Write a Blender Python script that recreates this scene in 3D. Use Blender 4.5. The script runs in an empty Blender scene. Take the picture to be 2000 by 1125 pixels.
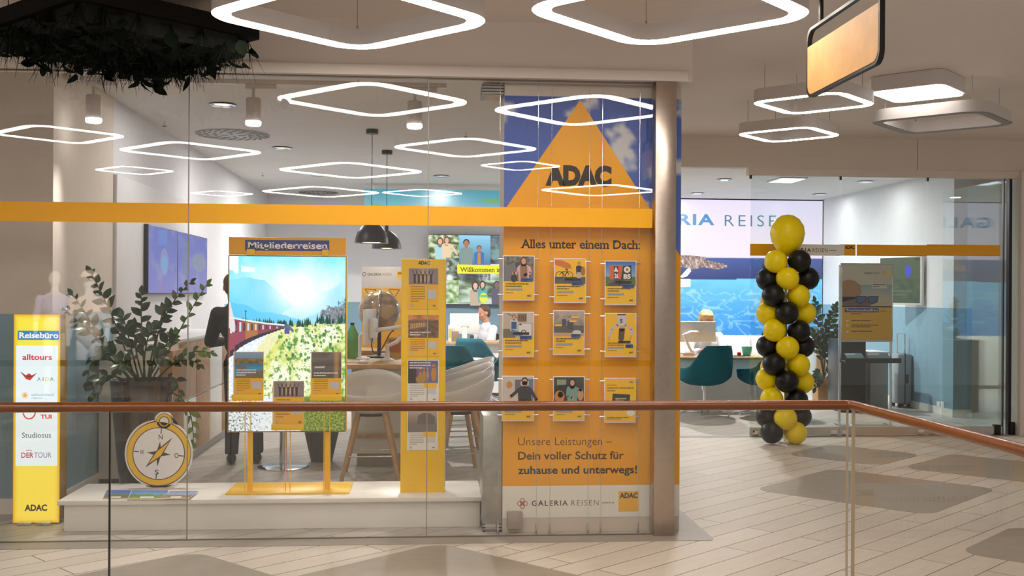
import bpy, bmesh, math, random
from mathutils import Vector, Matrix, noise
random.seed(7)
PI = math.pi
SC = bpy.context.scene
COL = SC.collection
# ------------------------------------------------------------------ camera, world, exposure
F = 2100.0; TH = math.atan(.08); ROLL = .0055; EYE = 1.6; YH = 572.0
cd = bpy.data.cameras.new('camera'); cam = bpy.data.objects.new('camera', cd); COL.objects.link(cam)
cd.sensor_width = 36; cd.lens = 36*F/2000; cd.shift_y = (YH-562.5)/2000; cd.clip_start = .05
cam.matrix_world = Matrix.Translation((0, 0, EYE)) @ Matrix.Rotation(-TH, 4, 'Z') @ Matrix.Rotation(PI/2, 4, 'X') @ Matrix.Rotation(ROLL, 4, 'Z')
SC.camera = cam
W = bpy.data.worlds.new('mall_hall'); SC.world = W; W.use_nodes = True
bg = W.node_tree.nodes['Background']; bg.inputs[0].default_value = (1, .89, .79, 1); bg.inputs[1].default_value = .37
SC.view_settings.view_transform = 'Standard'; SC.view_settings.look = 'None'
SC.view_settings.gamma = 1; SC.view_settings.use_curve_mapping = False; SC.view_settings.exposure = 0.0
SC.cycles.use_denoising = True
SC.cycles.max_bounces = 10; SC.cycles.transparent_max_bounces = 24
SC.cycles.sample_clamp_indirect = 4; SC.cycles.caustics_reflective = False; SC.cycles.caustics_refractive = False
RING_E = 22.0      # brightness of the ring lamps
DOWN_W = 85.0     # watts of one recessed downlight in the shop
# ------------------------------------------------------------------ pixel rays (used only to measure real positions)
_c, _s = math.cos(TH), math.sin(TH)
def ray(x, y):
    u, v = x-1000., y-YH
    a = (u*math.cos(ROLL)+v*math.sin(ROLL))/F; b = (-u*math.sin(ROLL)+v*math.cos(ROLL))/F
    return Vector((_s+a*_c, _c-a*_s, -b))
O0 = Vector((0, 0, EYE))
def PY(x, y, Y): d = ray(x, y); return O0+d*(Y/d.y)
def PX(x, y, X): d = ray(x, y); return O0+d*(X/d.x)
def PZ(x, y, z): d = ray(x, y); return O0+d*((z-EYE)/d.z)
def px(x, Y, y=600): return PY(x, y, Y).x
def pz(y, Y, x=1000): return PY(x, y, Y).z
# ------------------------------------------------------------------ materials
def lin(c):
    return tuple((v/255/12.92 if v/255 <= .04045 else ((v/255+.055)/1.055)**2.4) for v in c)
MATS = {}
def mat(name, rgb, rough=.5, metal=0., emit=None, es=0., vary=.06, scale=8., bump=0., coat=0., spec=.5):
    if name in MATS: return MATS[name]
    m = bpy.data.materials.new(name); m.use_nodes = True; nt = m.node_tree; N = nt.nodes; b = N['Principled BSDF']
    tc = N.new('ShaderNodeTexCoord'); no = N.new('ShaderNodeTexNoise'); no.inputs['Scale'].default_value = scale; no.inputs['Detail'].default_value = 4
    nt.links.new(tc.outputs['Object'], no.inputs['Vector'])
    cr = N.new('ShaderNodeValToRGB'); l = lin(rgb)
    cr.color_ramp.elements[0].color = tuple(v*(1-vary) for v in l)+(1,); cr.color_ramp.elements[1].color = tuple(min(1, v*(1+vary)) for v in l)+(1,)
    cr.color_ramp.elements[0].position = .3; cr.color_ramp.elements[1].position = .7
    nt.links.new(no.outputs['Fac'], cr.inputs['Fac']); nt.links.new(cr.outputs['Color'], b.inputs['Base Color'])
    b.inputs['Roughness'].default_value = rough; b.inputs['Metallic'].default_value = metal; b.inputs['Coat Weight'].default_value = coat
    b.inputs['Specular IOR Level'].default_value = spec
    if emit: b.inputs['Emission Color'].default_value = lin(emit)+(1,); b.inputs['Emission Strength'].default_value = es
    if bump:
        bp = N.new('ShaderNodeBump'); bp.inputs['Strength'].default_value = bump; bp.inputs['Distance'].default_value = .01
        nt.links.new(no.outputs['Fac'], bp.inputs['Height']); nt.links.new(bp.outputs['Normal'], b.inputs['Normal'])
    MATS[name] = m; return m
def glass_mat(name, tint=(1, 1, 1), f0=.045, gain=.95):
    m = bpy.data.materials.new(name); m.use_nodes = True; nt = m.node_tree; N = nt.nodes; N.clear()
    out = N.new('ShaderNodeOutputMaterial'); tr = N.new('ShaderNodeBsdfTransparent'); gl = N.new('ShaderNodeBsdfGlossy'); mx = N.new('ShaderNodeMixShader')
    tr.inputs[0].default_value = tint+(1,); gl.inputs['Roughness'].default_value = 0; gl.inputs['Color'].default_value = (1, 1, 1, 1)
    ge = N.new('ShaderNodeNewGeometry'); dt = N.new('ShaderNodeVectorMath'); dt.operation = 'DOT_PRODUCT'
    nt.links.new(ge.outputs['Normal'], dt.inputs[0]); nt.links.new(ge.outputs['Incoming'], dt.inputs[1])
    def mth(op, a, b=None):
        n = N.new('ShaderNodeMath'); n.operation = op
        if isinstance(a, float): n.inputs[0].default_value = a
        else: nt.links.new(a, n.inputs[0])
        if b is not None: n.inputs[1].default_value = b
        return n.outputs[0]
    ab = mth('ABSOLUTE', dt.outputs['Value']); n = N.new('ShaderNodeMath'); n.operation = 'SUBTRACT'; n.inputs[0].default_value = 1; nt.links.new(ab, n.inputs[1])
    p = mth('POWER', n.outputs[0], 5.); p = mth('MULTIPLY', p, gain-f0); p = mth('ADD', p, f0)
    nt.links.new(p, mx.inputs[0]); nt.links.new(tr.outputs[0], mx.inputs[1]); nt.links.new(gl.outputs[0], mx.inputs[2]); nt.links.new(mx.outputs[0], out.inputs[0])
    MATS[name] = m; return m
def col_mat(name, emis=0., rough=.45):
    m = bpy.data.materials.new(name); m.use_nodes = True; nt = m.node_tree; N = nt.nodes; b = N['Principled BSDF']
    a = N.new('ShaderNodeVertexColor'); a.layer_name = 'Col'; b.inputs['Roughness'].default_value = rough
    if emis:
        b.inputs['Base Color'].default_value = (.02, .02, .02, 1); nt.links.new(a.outputs['Color'], b.inputs['Emission Color']); b.inputs['Emission Strength'].default_value = emis
        b.inputs['Roughness'].default_value = .3
    else: nt.links.new(a.outputs['Color'], b.inputs['Base Color'])
    MATS[name] = m; return m
PRINT = col_mat('printed_paper'); SCREEN = col_mat('lit_screen', 1.15); BOXLIT = col_mat('backlit_panel', 1.0); FOIL = col_mat('adhesive_foil', 0, .35)
DIMGLOW = col_mat('dim_glow', .8)
GLASS = glass_mat('clear_glass'); GLASSR = glass_mat('balustrade_glass', (.985, .975, .95), .03, .6); GLASSG = glass_mat('door_glass', (.93, .97, .96), .05)
def floor_mat(name, c1, c2, mort, ang, rough):
    m = bpy.data.materials.new(name); m.use_nodes = True; nt = m.node_tree; N = nt.nodes; b = N['Principled BSDF']
    tc = N.new('ShaderNodeTexCoord'); mp = N.new('ShaderNodeMapping'); mp.inputs['Rotation'].default_value = (0, 0, -ang)
    br = N.new('ShaderNodeTexBrick'); br.inputs['Scale'].default_value = 1; br.inputs['Brick Width'].default_value = 1.6; br.inputs['Row Height'].default_value = .2
    br.inputs['Mortar Size'].default_value = .0036; br.inputs['Mortar Smooth'].default_value = 0; br.offset = .37
    br.inputs['Color1'].default_value = lin(c1)+(1,); br.inputs['Color2'].default_value = lin(c2)+(1,); br.inputs['Mortar'].default_value = lin(mort)+(1,)
    nt.links.new(tc.outputs['Object'], mp.inputs[0]); nt.links.new(mp.outputs[0], br.inputs['Vector'])
    no = N.new('ShaderNodeTexNoise'); no.inputs['Scale'].default_value = 3; no.inputs['Detail'].default_value = 6
    mp2 = N.new('ShaderNodeMapping'); mp2.inputs['Scale'].default_value = (1, 9, 1); nt.links.new(mp.outputs[0], mp2.inputs[0]); nt.links.new(mp2.outputs[0], no.inputs['Vector'])
    mx = N.new('ShaderNodeMix'); mx.data_type = 'RGBA'; mx.blend_type = 'MULTIPLY'; mx.inputs['Factor'].default_value = .22
    nt.links.new(br.outputs['Color'], mx.inputs['A']); nt.links.new(no.outputs['Fac'], mx.inputs['B']); nt.links.new(mx.outputs['Result'], b.inputs['Base Color'])
    b.inputs['Roughness'].default_value = rough; MATS[name] = m; return m
# ------------------------------------------------------------------ mesh builder
class MB:
    def __init__(s): s.bm = bmesh.new()
    def _v(s, pts): return [s.bm.verts.new(p) for p in pts]
    def _f(s, vs, m=0):
        try: f = s.bm.faces.new(vs); f.material_index = m; return f
        except ValueError: return None
    def box(s, x0, x1, y0, y1, z0, z1, bev=0., m=0, M=None):
        v = s._v([(x, y, z) for z in (z0, z1) for y in (y0, y1) for x in (x0, x1)])
        fs = [s._f([v[i] for i in q], m) for q in ((0, 2, 3, 1), (4, 5, 7, 6), (0, 1, 5, 4), (2, 6, 7, 3), (0, 4, 6, 2), (1, 3, 7, 5))]
        if bev:
            es = set(e for f in fs for e in f.edges)
            r = bmesh.ops.bevel(s.bm, geom=list(es), offset=bev, segments=2, profile=.5, affect='EDGES')
            v = list(set(w for f in r['faces'] for w in f.verts)|set(w for w in v if w.is_valid))
        if M is not None:
            for w in v: w.co = M @ w.co
        return s
    def cyl(s, p, q, r0, r1=None, n=16, m=0, cap=True):
        p, q = Vector(p), Vector(q); r1 = r0 if r1 is None else r1; d = (q-p).normalized()
        a = d.orthogonal().normalized(); b = d.cross(a)
        A = s._v([p+(a*math.cos(2*PI*i/n)+b*math.sin(2*PI*i/n))*r0 for i in range(n)])
        B = s._v([q+(a*math.cos(2*PI*i/n)+b*math.sin(2*PI*i/n))*r1 for i in range(n)])
        for i in range(n): s._f([A[i], A[(i+1) % n], B[(i+1) % n], B[i]], m)
        if cap: s._f(A[::-1], m); s._f(B, m)
        return s
    def tube(s, pts, r, n=8, closed=False, m=0, r1=None):
        pts = [Vector(p) for p in pts]; k = len(pts); rings = []; a = None
        for i, p in enumerate(pts):
            t = (pts[(i+1) % k]-pts[i-1]) if closed else (pts[min(i+1, k-1)]-pts[max(i-1, 0)])
            t.normalize()
            if a is None: a = t.orthogonal().normalized()
            a = (a-t*a.dot(t)).normalized(); b = t.cross(a); rr = r if r1 is None else r+(r1-r)*i/(k-1)
            rings.append(s._v([p+(a*math.cos(2*PI*j/n)+b*math.sin(2*PI*j/n))*rr for j in range(n)]))
        for i in range(k if closed else k-1):
            A, B = rings[i], rings[(i+1) % k]
            for j in range(n): s._f([A[j], A[(j+1) % n], B[(j+1) % n], B[j]], m)
        if not closed: s._f(rings[0][::-1], m); s._f(rings[-1], m)
        return s
    def lathe(s, c, prof, n=24, m=0, cap=True, ax=None):
        c = Vector(c); rings = []
        for r, z in prof:
            if r < 1e-6: rings.append(s._v([c+Vector((0, 0, z))]))
            else: rings.append(s._v([c+Vector((r*math.cos(2*PI*i/n), r*math.sin(2*PI*i/n), z)) for i in range(n)]))
        for A, B in zip(rings, rings[1:]):
            for i in range(n):
                q = [A[i % len(A)], A[(i+1) % len(A)], B[(i+1) % len(B)], B[i % len(B)]]
                u = []
                for w in q:
                    if w not in u: u.append(w)
                if len(u) > 2: s._f(u, m)
        if cap:
            if len(rings[0]) > 1: s._f(rings[0][::-1], m)
            if len(rings[-1]) > 1: s._f(rings[-1], m)
        return s
    def ell(s, c, r, n=16, k=10, m=0, M=None):
        c = Vector(c); r = (r, r, r) if not hasattr(r, '__len__') else r
        rings = []
        for j in range(k+1):
            t = PI*j/k
            pts = [Vector((r[0]*math.sin(t)*math.cos(2*PI*i/n), r[1]*math.sin(t)*math.sin(2*PI*i/n), -r[2]*math.cos(t))) for i in range(1 if j in (0, k) else n)]
            if M is not None: pts = [M @ p for p in pts]
            rings.append(s._v([c+p for p in pts]))
        for A, B in zip(rings, rings[1:]):
            for i in range(n):
                u = []
                for w in (A[i % len(A)], A[(i+1) % len(A)], B[(i+1) % len(B)], B[i % len(B)]):
                    if w not in u: u.append(w)
                if len(u) > 2: s._f(u, m)
        return s
    def cap(s, a, b, ra, rb, n=12):       # tapered limb with round ends
        s.cyl(a, b, ra, rb, n); s.ell(a, ra, n, 8); s.ell(b, rb, n, 8); return s
    def prism(s, pts, ex, m=0):           # closed outline pushed along ex
        ex = Vector(ex); A = s._v(pts); B = s._v([Vector(p)+ex for p in pts]); n = len(pts)
        s._f(A, m); s._f(B[::-1], m)
        for i in range(n): s._f([A[i], B[i], B[(i+1) % n], A[(i+1) % n]], m)
        return s
    def grid(s, rows, m=0, closed=False):
        R = [s._v(r) for r in rows]
        for A, B in zip(R, R[1:]):
            for i in range(len(A)-(0 if closed else 1)): s._f([A[i], A[(i+1) % len(A)], B[(i+1) % len(B)], B[i]], m)
        return s
    def mesh(s, name, mats, off=None, sharp=40):
        if off is not None: bmesh.ops.translate(s.bm, verts=s.bm.verts, vec=-Vector(off))
        bmesh.ops.recalc_face_normals(s.bm, faces=s.bm.faces)
        me = bpy.data.meshes.new(name); s.bm.to_mesh(me); s.bm.free()
        for m in (mats if isinstance(mats, (list, tuple)) else [mats]): me.materials.append(m)
        if len(me.polygons): me.polygons.foreach_set('use_smooth', [True]*len(me.polygons))
        me.set_sharp_from_angle(angle=math.radians(sharp)); return me
def put(name, me, parent=None, loc=None):
    o = bpy.data.objects.new(name, me); COL.objects.link(o)
    if parent is not None: o.parent = parent
    if loc is not None: o.location = loc
    return o
def root_off(p):
    v = Vector((0, 0, 0))
    while p is not None: v = v+p.location; p = p.parent
    return v
def part(name, mb, mats, parent, label=None, local=False, sharp=40):
    o = put(name, mb.mesh(name, mats, None if local else root_off(parent), sharp), parent)
    if label: o['label'] = label
    return o
def tag(o, label, cat, group=None):
    o['label'] = label; o['category'] = cat
    if group: o['group'] = group
    return o
def thing(name, label, cat, loc=(0, 0, 0), group=None):
    o = bpy.data.objects.new(name, None); COL.objects.link(o); o.location = loc; o.empty_display_size = .1
    return tag(o, label, cat, group)
def solo(name, mb, mats, label, cat, loc, group=None, sharp=40):   # a thing that is one mesh
    o = put(name, mb.mesh(name, mats, loc, sharp), None, loc); return tag(o, label, cat, group)
def struct(name, mb, mats, parent=None, sharp=40):
    o = put(name, mb.mesh(name, mats, None, sharp), parent); o['kind'] = 'structure'; return o
def dup(root, loc, label, rz=None, sc=None):
    r = root.copy(); COL.objects.link(r); r.location = loc; r['label'] = label
    if rz is not None: r.rotation_euler = (0, 0, rz)
    if sc is not None: r.scale = (sc, sc, sc)
    for ch in list(root.children):
        c = ch.copy(); COL.objects.link(c); c.parent = r
        for g in list(ch.children):
            d = g.copy(); COL.objects.link(d); d.parent = c
    return r
# ------------------------------------------------------------------ flat printed pictures: coloured shapes lying on one sheet
_TX = {}
def text_geo(sx, bold=0., slab=0., space=1.):
    k = (sx, bold, slab, space)
    if k in _TX: return _TX[k]
    cu = bpy.data.curves.new('t', 'FONT'); cu.body = sx; cu.offset = bold; cu.space_character = space; cu.resolution_u = 3; cu.fill_mode = 'FRONT'
    o = bpy.data.objects.new('t', cu); me = bpy.data.meshes.new_from_object(o)
    vs = [(v.co.x, v.co.y) for v in me.vertices]; fs = [list(p.vertices) for p in me.polygons]
    if slab:
        cnt = {}
        for f in fs:
            for i in range(len(f)):
                e = tuple(sorted((f[i], f[(i+1) % len(f)]))); cnt[e] = cnt.get(e, 0)+1
        lv = {}
        for (a, b), n in cnt.items():
            if n == 1 and abs(vs[a][1]-vs[b][1]) < .004 and .05 < abs(vs[a][0]-vs[b][0]) < .24:
                lv.setdefault(round(vs[a][1], 2), []).append(tuple(sorted((vs[a][0], vs[b][0]))))
        ys = sorted(lv); base = [y for y in ys if abs(y+bold) < .03]; tops = [y for y in ys if y > .4]
        for y in base+tops:
            for x0, x1 in lv[y]:
                t = .085 if y > .1 else -.085; xa, xb = (x0-slab, x1+slab) if y < .1 else (x0-slab, x1)
                i = len(vs); vs += [(xa, y), (xb, y), (xb, y-t), (xa, y-t)]; fs.append([i, i+1, i+2, i+3])
    bpy.data.objects.remove(o); bpy.data.meshes.remove(me); bpy.data.curves.remove(cu)
    h = .729*1.0+bold*2 if True else 0
    _TX[k] = (vs, fs, h, bold); return _TX[k]
class Pic:
    EPS = .0004
    def __init__(s, O, U, V, rect):
        s.O, s.U, s.V = Vector(O), Vector(U), Vector(V); s.r = rect; s.N = s.V.cross(s.U).normalized(); s.L = 0
        s.bm = bmesh.new(); s.cl = s.bm.loops.layers.float_color.new('Col')
    @staticmethod
    def Y(Y, x0, y0, x1, y1):
        xm, ym = (x0+x1)/2, (y0+y1)/2
        X0, X1 = PY(x0, ym, Y).x, PY(x1, ym, Y).x; Z0, Z1 = PY(xm, y0, Y).z, PY(xm, y1, Y).z
        return Pic((X0, Y, Z0), (X1-X0, 0, 0), (0, 0, Z1-Z0), (x0, y0, x1, y1))
    def P(s, x, y):
        x0, y0, x1, y1 = s.r
        return s.O+s.U*((x-x0)/(x1-x0))+s.V*((y-y0)/(y1-y0))+s.N*(s.L*s.EPS)
    def up(s, n=1): s.L += n; return s
    def face(s, pts, cols):
        try: f = s.bm.faces.new([s.bm.verts.new(s.P(*p)) for p in pts])
        except ValueError: return
        for l, c in zip(f.loops, cols): l[s.cl] = tuple(c)+(1,)
    def poly(s, pts, c): c = lin(c); s.face(pts, [c]*len(pts)); return s
    def rect(s, x0, y0, x1, y1, c, c2=None):
        a = lin(c); b = lin(c2) if c2 else a; s.face([(x0, y0), (x1, y0), (x1, y1), (x0, y1)], [a, a, b, b]); return s
    def ell(s, cx, cy, rx, ry, c, n=18): return s.poly([(cx+rx*math.cos(2*PI*i/n), cy+ry*math.sin(2*PI*i/n)) for i in range(n)], c)
    def ring(s, cx, cy, ro, ri, c, n=40):
        c = lin(c)
        for i in range(n):
            a, b = 2*PI*i/n, 2*PI*(i+1)/n
            s.face([(cx+ro*math.cos(a), cy+ro*math.sin(a)), (cx+ro*math.cos(b), cy+ro*math.sin(b)), (cx+ri*math.cos(b), cy+ri*math.sin(b)), (cx+ri*math.cos(a), cy+ri*math.sin(a))], [c]*4)
        return s
    def line(s, pts, w, c):
        for (xa, ya), (xb, yb) in zip(pts, pts[1:]):
            d = math.hypot(xb-xa, yb-ya) or 1; nx, ny = -(yb-ya)/d*w/2, (xb-xa)/d*w/2
            s.poly([(xa+nx, ya+ny), (xb+nx, yb+ny), (xb-nx, yb-ny), (xa-nx, ya-ny)], c)
        return s
    def raster(s, x0, y0, x1, y1, nx, ny, fn):
        vs = [[s.bm.verts.new(s.P(x0+(x1-x0)*i/nx, y0+(y1-y0)*j/ny)) for i in range(nx+1)] for j in range(ny+1)]
        cs = [[tuple(lin([max(0, min(255, q)) for q in fn(i/nx, j/ny)]))+(1,) for i in range(nx+1)] for j in range(ny+1)]
        for j in range(ny):
            for i in range(nx):
                f = s.bm.faces.new([vs[j][i], vs[j][i+1], vs[j+1][i+1], vs[j+1][i]])
                for l, (a, b) in zip(f.loops, ((j, i), (j, i+1), (j+1, i+1), (j+1, i))): l[s.cl] = cs[a][b]
        return s
    def text(s, sx, x0, yc, x1, yb, c, bold=0., slab=0., space=1., shear=0.):
        vs, fs, h, b = text_geo(sx, bold, slab, space)
        xs = [v[0] for v in vs]; xa, xb = min(xs), max(xs); c = lin(c)
        m = [s.bm.verts.new(s.P(x0+(x-xa)/(xb-xa)*(x1-x0)+shear*(y+b)/h*(yb-yc), yb-(y+b)/h*(yb-yc))) for x, y in vs]
        for f in fs:
            try: g = s.bm.faces.new([m[i] for i in f])
            except ValueError: continue
            for l in g.loops: l[s.cl] = c+(1,)
        return s
    def words(s, x0, y0, x1, n, dy, hgt, c, seed=1):      # print too small to read: broken thin bars
        r = random.Random(seed)
        for i in range(n):
            x = x0; end = x1 if i < n-1 else x0+(x1-x0)*r.uniform(.4, .8)
            while x < end:
                w = min(r.uniform(.05, .2)*(x1-x0), end-x); s.rect(x, y0+i*dy, x+w, y0+i*dy+hgt, c); x += w+.018*(x1-x0)
        return s
    def man(s, cx, top, h, skin, shirt, hair, arms=None, female=False):      # small printed figure, head to waist
        u = h/7
        s.up().poly([(cx-1.7*u, top+2.6*u), (cx-.8*u, top+2.1*u), (cx+.8*u, top+2.1*u), (cx+1.7*u, top+2.6*u), (cx+1.5*u, top+h), (cx-1.5*u, top+h)], shirt)
        s.poly([(cx-.35*u, top+1.6*u), (cx+.35*u, top+1.6*u), (cx+.4*u, top+2.4*u), (cx-.4*u, top+2.4*u)], skin)
        if female: s.ell(cx, top+1.35*u, 1.05*u, 1.7*u, hair)
        else: s.ell(cx, top+.85*u, .85*u, .95*u, hair)
        s.up().ell(cx, top+1.15*u, .68*u, .92*u, skin)
        for p in (arms or []): s.line([(cx+a*u, top+b*u) for a, b in p], .75*u, shirt); s.ell(cx+p[-1][0]*u, top+p[-1][1]*u, .45*u, .45*u, skin)
        return s
    def build(s, name, m, parent=None, label=None):
        off = root_off(parent) if parent is not None else Vector((0, 0, 0))
        bmesh.ops.translate(s.bm, verts=s.bm.verts, vec=-off)
        me = bpy.data.meshes.new(name); s.bm.to_mesh(me); s.bm.free(); me.materials.append(m)
        o = put(name, me, parent)
        if label: o['label'] = label
        return o
def fb(x, y, sc=1., sd=0.): return noise.fractal(Vector((x*sc, y*sc, sd)), 1., 2., 4)
def mixc(a, b, t): t = max(0, min(1, t)); return tuple(p+(q-p)*t for p, q in zip(a, b))
INK = (35, 30, 28); YEL = (252, 196, 22); ORA = (250, 172, 0); BLUE = (40, 100, 170); WHITE = (240, 238, 232)
# ------------------------------------------------------------------ common materials
m_ceil = mat('painted_ceiling', (230, 219, 210), .8, vary=.015, scale=1.5)
m_ceil_s = mat('shop_ceiling_paint', (215, 212, 208), .8, vary=.015, scale=1.5)
m_wall = mat('white_wall_paint', (220, 219, 222), .75, vary=.02)
m_teal_wall = mat('teal_wall_paint', (128, 164, 182), .7, vary=.03)
m_beige = mat('beige_wall_paint', (214, 203, 190), .75, vary=.02)
m_white = mat('white_lacquer', (240, 238, 234), .35, vary=.02)
m_lampw = mat('white_lamp_housing', (212, 205, 202), .5, vary=.02)
m_steel = mat('brushed_steel', (190, 176, 165), .28, 1., vary=.05, scale=30)
m_chrome = mat('chrome', (225, 225, 228), .12, 1., vary=.02)
m_dark = mat('dark_metal', (38, 35, 34), .4, .4, vary=.1)
m_black = mat('black_plastic', (22, 22, 24), .35, vary=.1)
m_grey = mat('grey_plastic', (150, 150, 150), .45)
m_stone = mat('grey_floor_stone', (158, 150, 142), .5, vary=.05, scale=14)
m_inlay = mat('brown_grey_floor_inlay', (156, 146, 135), .5, vary=.05, scale=10)
m_wood = mat('light_oak', (196, 160, 118), .45, vary=.14, scale=14)
m_oak = mat('oak_board', (176, 132, 88), .45, vary=.14, scale=14)
m_rail = mat('varnished_cherry_wood', (122, 64, 16), .24, vary=.09, scale=9, coat=.35)
m_yel = mat('yellow_lacquer', (255, 203, 0), .35, vary=.03)
m_tealf = mat('teal_felt', (18, 98, 112), .85, vary=.12, scale=60, bump=.1)
m_acr = mat('white_acrylic', (238, 232, 225), .25, vary=.02)
m_lit = mat('lamp_diffuser', (255, 250, 240), .4, emit=(255, 247, 236), es=RING_E)
m_spotlit = mat('spot_lens', (255, 255, 255), .4, emit=(255, 250, 245), es=14)
m_off = mat('unlit_diffuser', (150, 146, 142), .5)
# ------------------------------------------------------------------ setting
D = 7.036; DD = 11.85; YB = 18.5; CM = 3.37; CS = 3.25; XL = -2.67; XR = 6.9
m_floor = floor_mat('pale_wood_planks', (230, 220, 210), (216, 206, 195), (84, 72, 62), math.radians(41), .52)
m_floor_s = floor_mat('grey_wood_planks', (206, 200, 194), (194, 188, 182), (120, 114, 108), math.radians(41), .5)
struct('floor', MB().box(-8, 10, 5.2, 7.06, -.3, 0).box(1.6, 10, 7.06, DD, -.3, 0), m_floor)
struct('floor_shop', MB().box(-8, 1.6, 7.06, 19, -.3, -.001).box(1.6, 10, DD, 19, -.3, -.001), m_floor_s)
struct('ceiling', MB().box(-8, 10, -7, D+.02, CM, CM+.1).box(1.7, 10, D+.02, DD+.05, CM, CM+.1), m_ceil)
struct('ceiling_shop', MB().box(-8, 1.66, D+.1, 19, CS, CS+.1).box(1.66, 10, DD+.1, 19, CS, CS+.1), m_ceil_s)
struct('wall_front', MB().box(-8, 1.75, D-.03, D+.1, 3.0, CM).box(1.65, 1.75, D+.1, DD, 3.0, CM), m_ceil)
struct('trim_1', MB().box(-8, 1.72, D-.06, D-.028, 3.0, 3.07, .006), m_ceil)
struct('wall_lintel', MB().box(1.65, 10, DD-.03, DD+.1, 3.02, CM), m_ceil)
struct('trim_2', MB().prism([(-8, 6.85, 0), (1.86, 6.85, 0), (1.66, 7.05, 0), (-8, 7.05, 0)], (0, 0, .003)), m_stone)
struct('trim_3', MB().prism([(1.86, 6.85, 0), (1.88, 6.9, 0), (1.89, DD, 0), (1.66, DD, 0), (1.66, 7.05, 0)], (0, 0, .003)), m_stone)
struct('trim_4', MB().box(1.66, 6.8, DD-.06, DD+.06, 0, .004), m_stone)
def rsq(cx, cy, side, r, ang, n=8):      # rounded square outline
    out = []; h = side/2-r
    for k, (sx, sy) in enumerate(((1, 1), (-1, 1), (-1, -1), (1, -1))):
        for i in range(n+1):
            a = k*PI/2+PI/2*i/n; x = sx*h+r*math.cos(a); y = sy*h+r*math.sin(a)
            out.append((cx+x*math.cos(ang)-y*math.sin(ang), cy+x*math.sin(ang)+y*math.cos(ang)))
    return out
for i, (x, y, s) in enumerate(((3.7, 8.58, 1.45), (4.28, 10.46, .98), (.06, 5.92, 1.35), (-1.42, 6.02, 1.0), (4.05, 6.42, 1.05), (5.25, 9.6, 1.2))):
    struct('trim_%d' % (5+i), MB().prism([(a, b, 0) for a, b in rsq(x, y, s, .16, math.radians(43))], (0, 0, .002)), m_inlay)
DA = 1.43
struct('wall_back', MB().box(-8, 10, YB, YB+.1, DA, CS, m=0).box(-8, 10, YB, YB+.1, 0, DA, m=1), [m_wall, m_teal_wall])
struct('wall_left', MB().box(-8, XL, 7.95, 9.43, DA, CS, m=0).box(-8, XL, 7.95, 9.43, 0, DA, m=1).box(XL-.3, XL-.02, 9.43, YB, DA, CS, m=2).box(XL-.3, XL-.02, 9.43, YB, 0, DA, m=1), [m_beige, m_teal_wall, m_wall])
struct('baseboard_left', MB().box(-8, XL+.012, 7.935, 9.4, 0, .11), m_white)
struct('wall_right', MB().box(XR, 7.15, 13.6, YB, DA, CS, m=0).box(XR, 7.15, 13.6, YB, 0, DA, m=1), [m_wall, m_teal_wall])
struct('baseboard_right', MB().box(XR-.012, 7.15, 13.588, YB, 0, .1), m_white)
struct('wall_side', MB().box(6.76, 10, DD-.1, DD+.15, 0, 3.02).box(7.15, 10, 14.2, 14.3, 0, CS), m_ceil)
struct('column_steel', MB().box(1.504, 1.642, D-.05, D+.09, 0, 3.03, .004), m_steel)
struct('trim_23', MB().box(px(1792, DD-.03, 300)-.002, px(1792, DD-.03, 300)+.002, DD-.032, DD-.028, 3.02, CM), mat('dark_joint', (96, 88, 82), .8))  # thin dark joint between two bulkhead panels
# raised white panel of the left wall carrying the screens
struct('trim_20', MB().box(XL-.02, XL+.03, 9.45, 14.4, .02, 2.6, .01), m_wall)
# ------------------------------------------------------------------ glass front
def pane(name, x0, x1, y0, y1, z0, z1, g): return struct(name, MB().box(x0, x1, y0, y1, z0, z1), g)
m_joint = mat('grey_silicone', (150, 146, 140), .4)
m_stripe = mat('yellow_stripe_foil', (250, 178, 20), .4, vary=.02)
xs = [-8, -1.518, .014, 1.5]
for i in range(3):
    w = pane('window_%d' % (i+1), xs[i], xs[i+1]-.006, D, D+.012, .0, 3.0, GLASS)
    part('stripe', MB().box(xs[i], xs[i+1]-.006, D-.0015, D-.0005, 2.036, 2.162), m_stripe, w, 'yellow stripe across the glass')
    if i < 2: part('joint', MB().box(xs[i+1]-.006, xs[i+1], D, D+.012, 0, 3.0), m_joint, w)
part('channel', MB().box(-8, 1.5, D-.008, D+.02, 2.993, 3.0).box(-8, 1.5, D-.006, D+.018, 0, .007), mat('thin_channel', (110, 98, 88), .4, .4), bpy.data.objects['window_1'])
pane('window_4', 1.645, 1.657, D+.1, DD-.1, 0, 3.0, GLASS)
dx = [3.637, 4.674, 5.695, 6.6]
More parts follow.
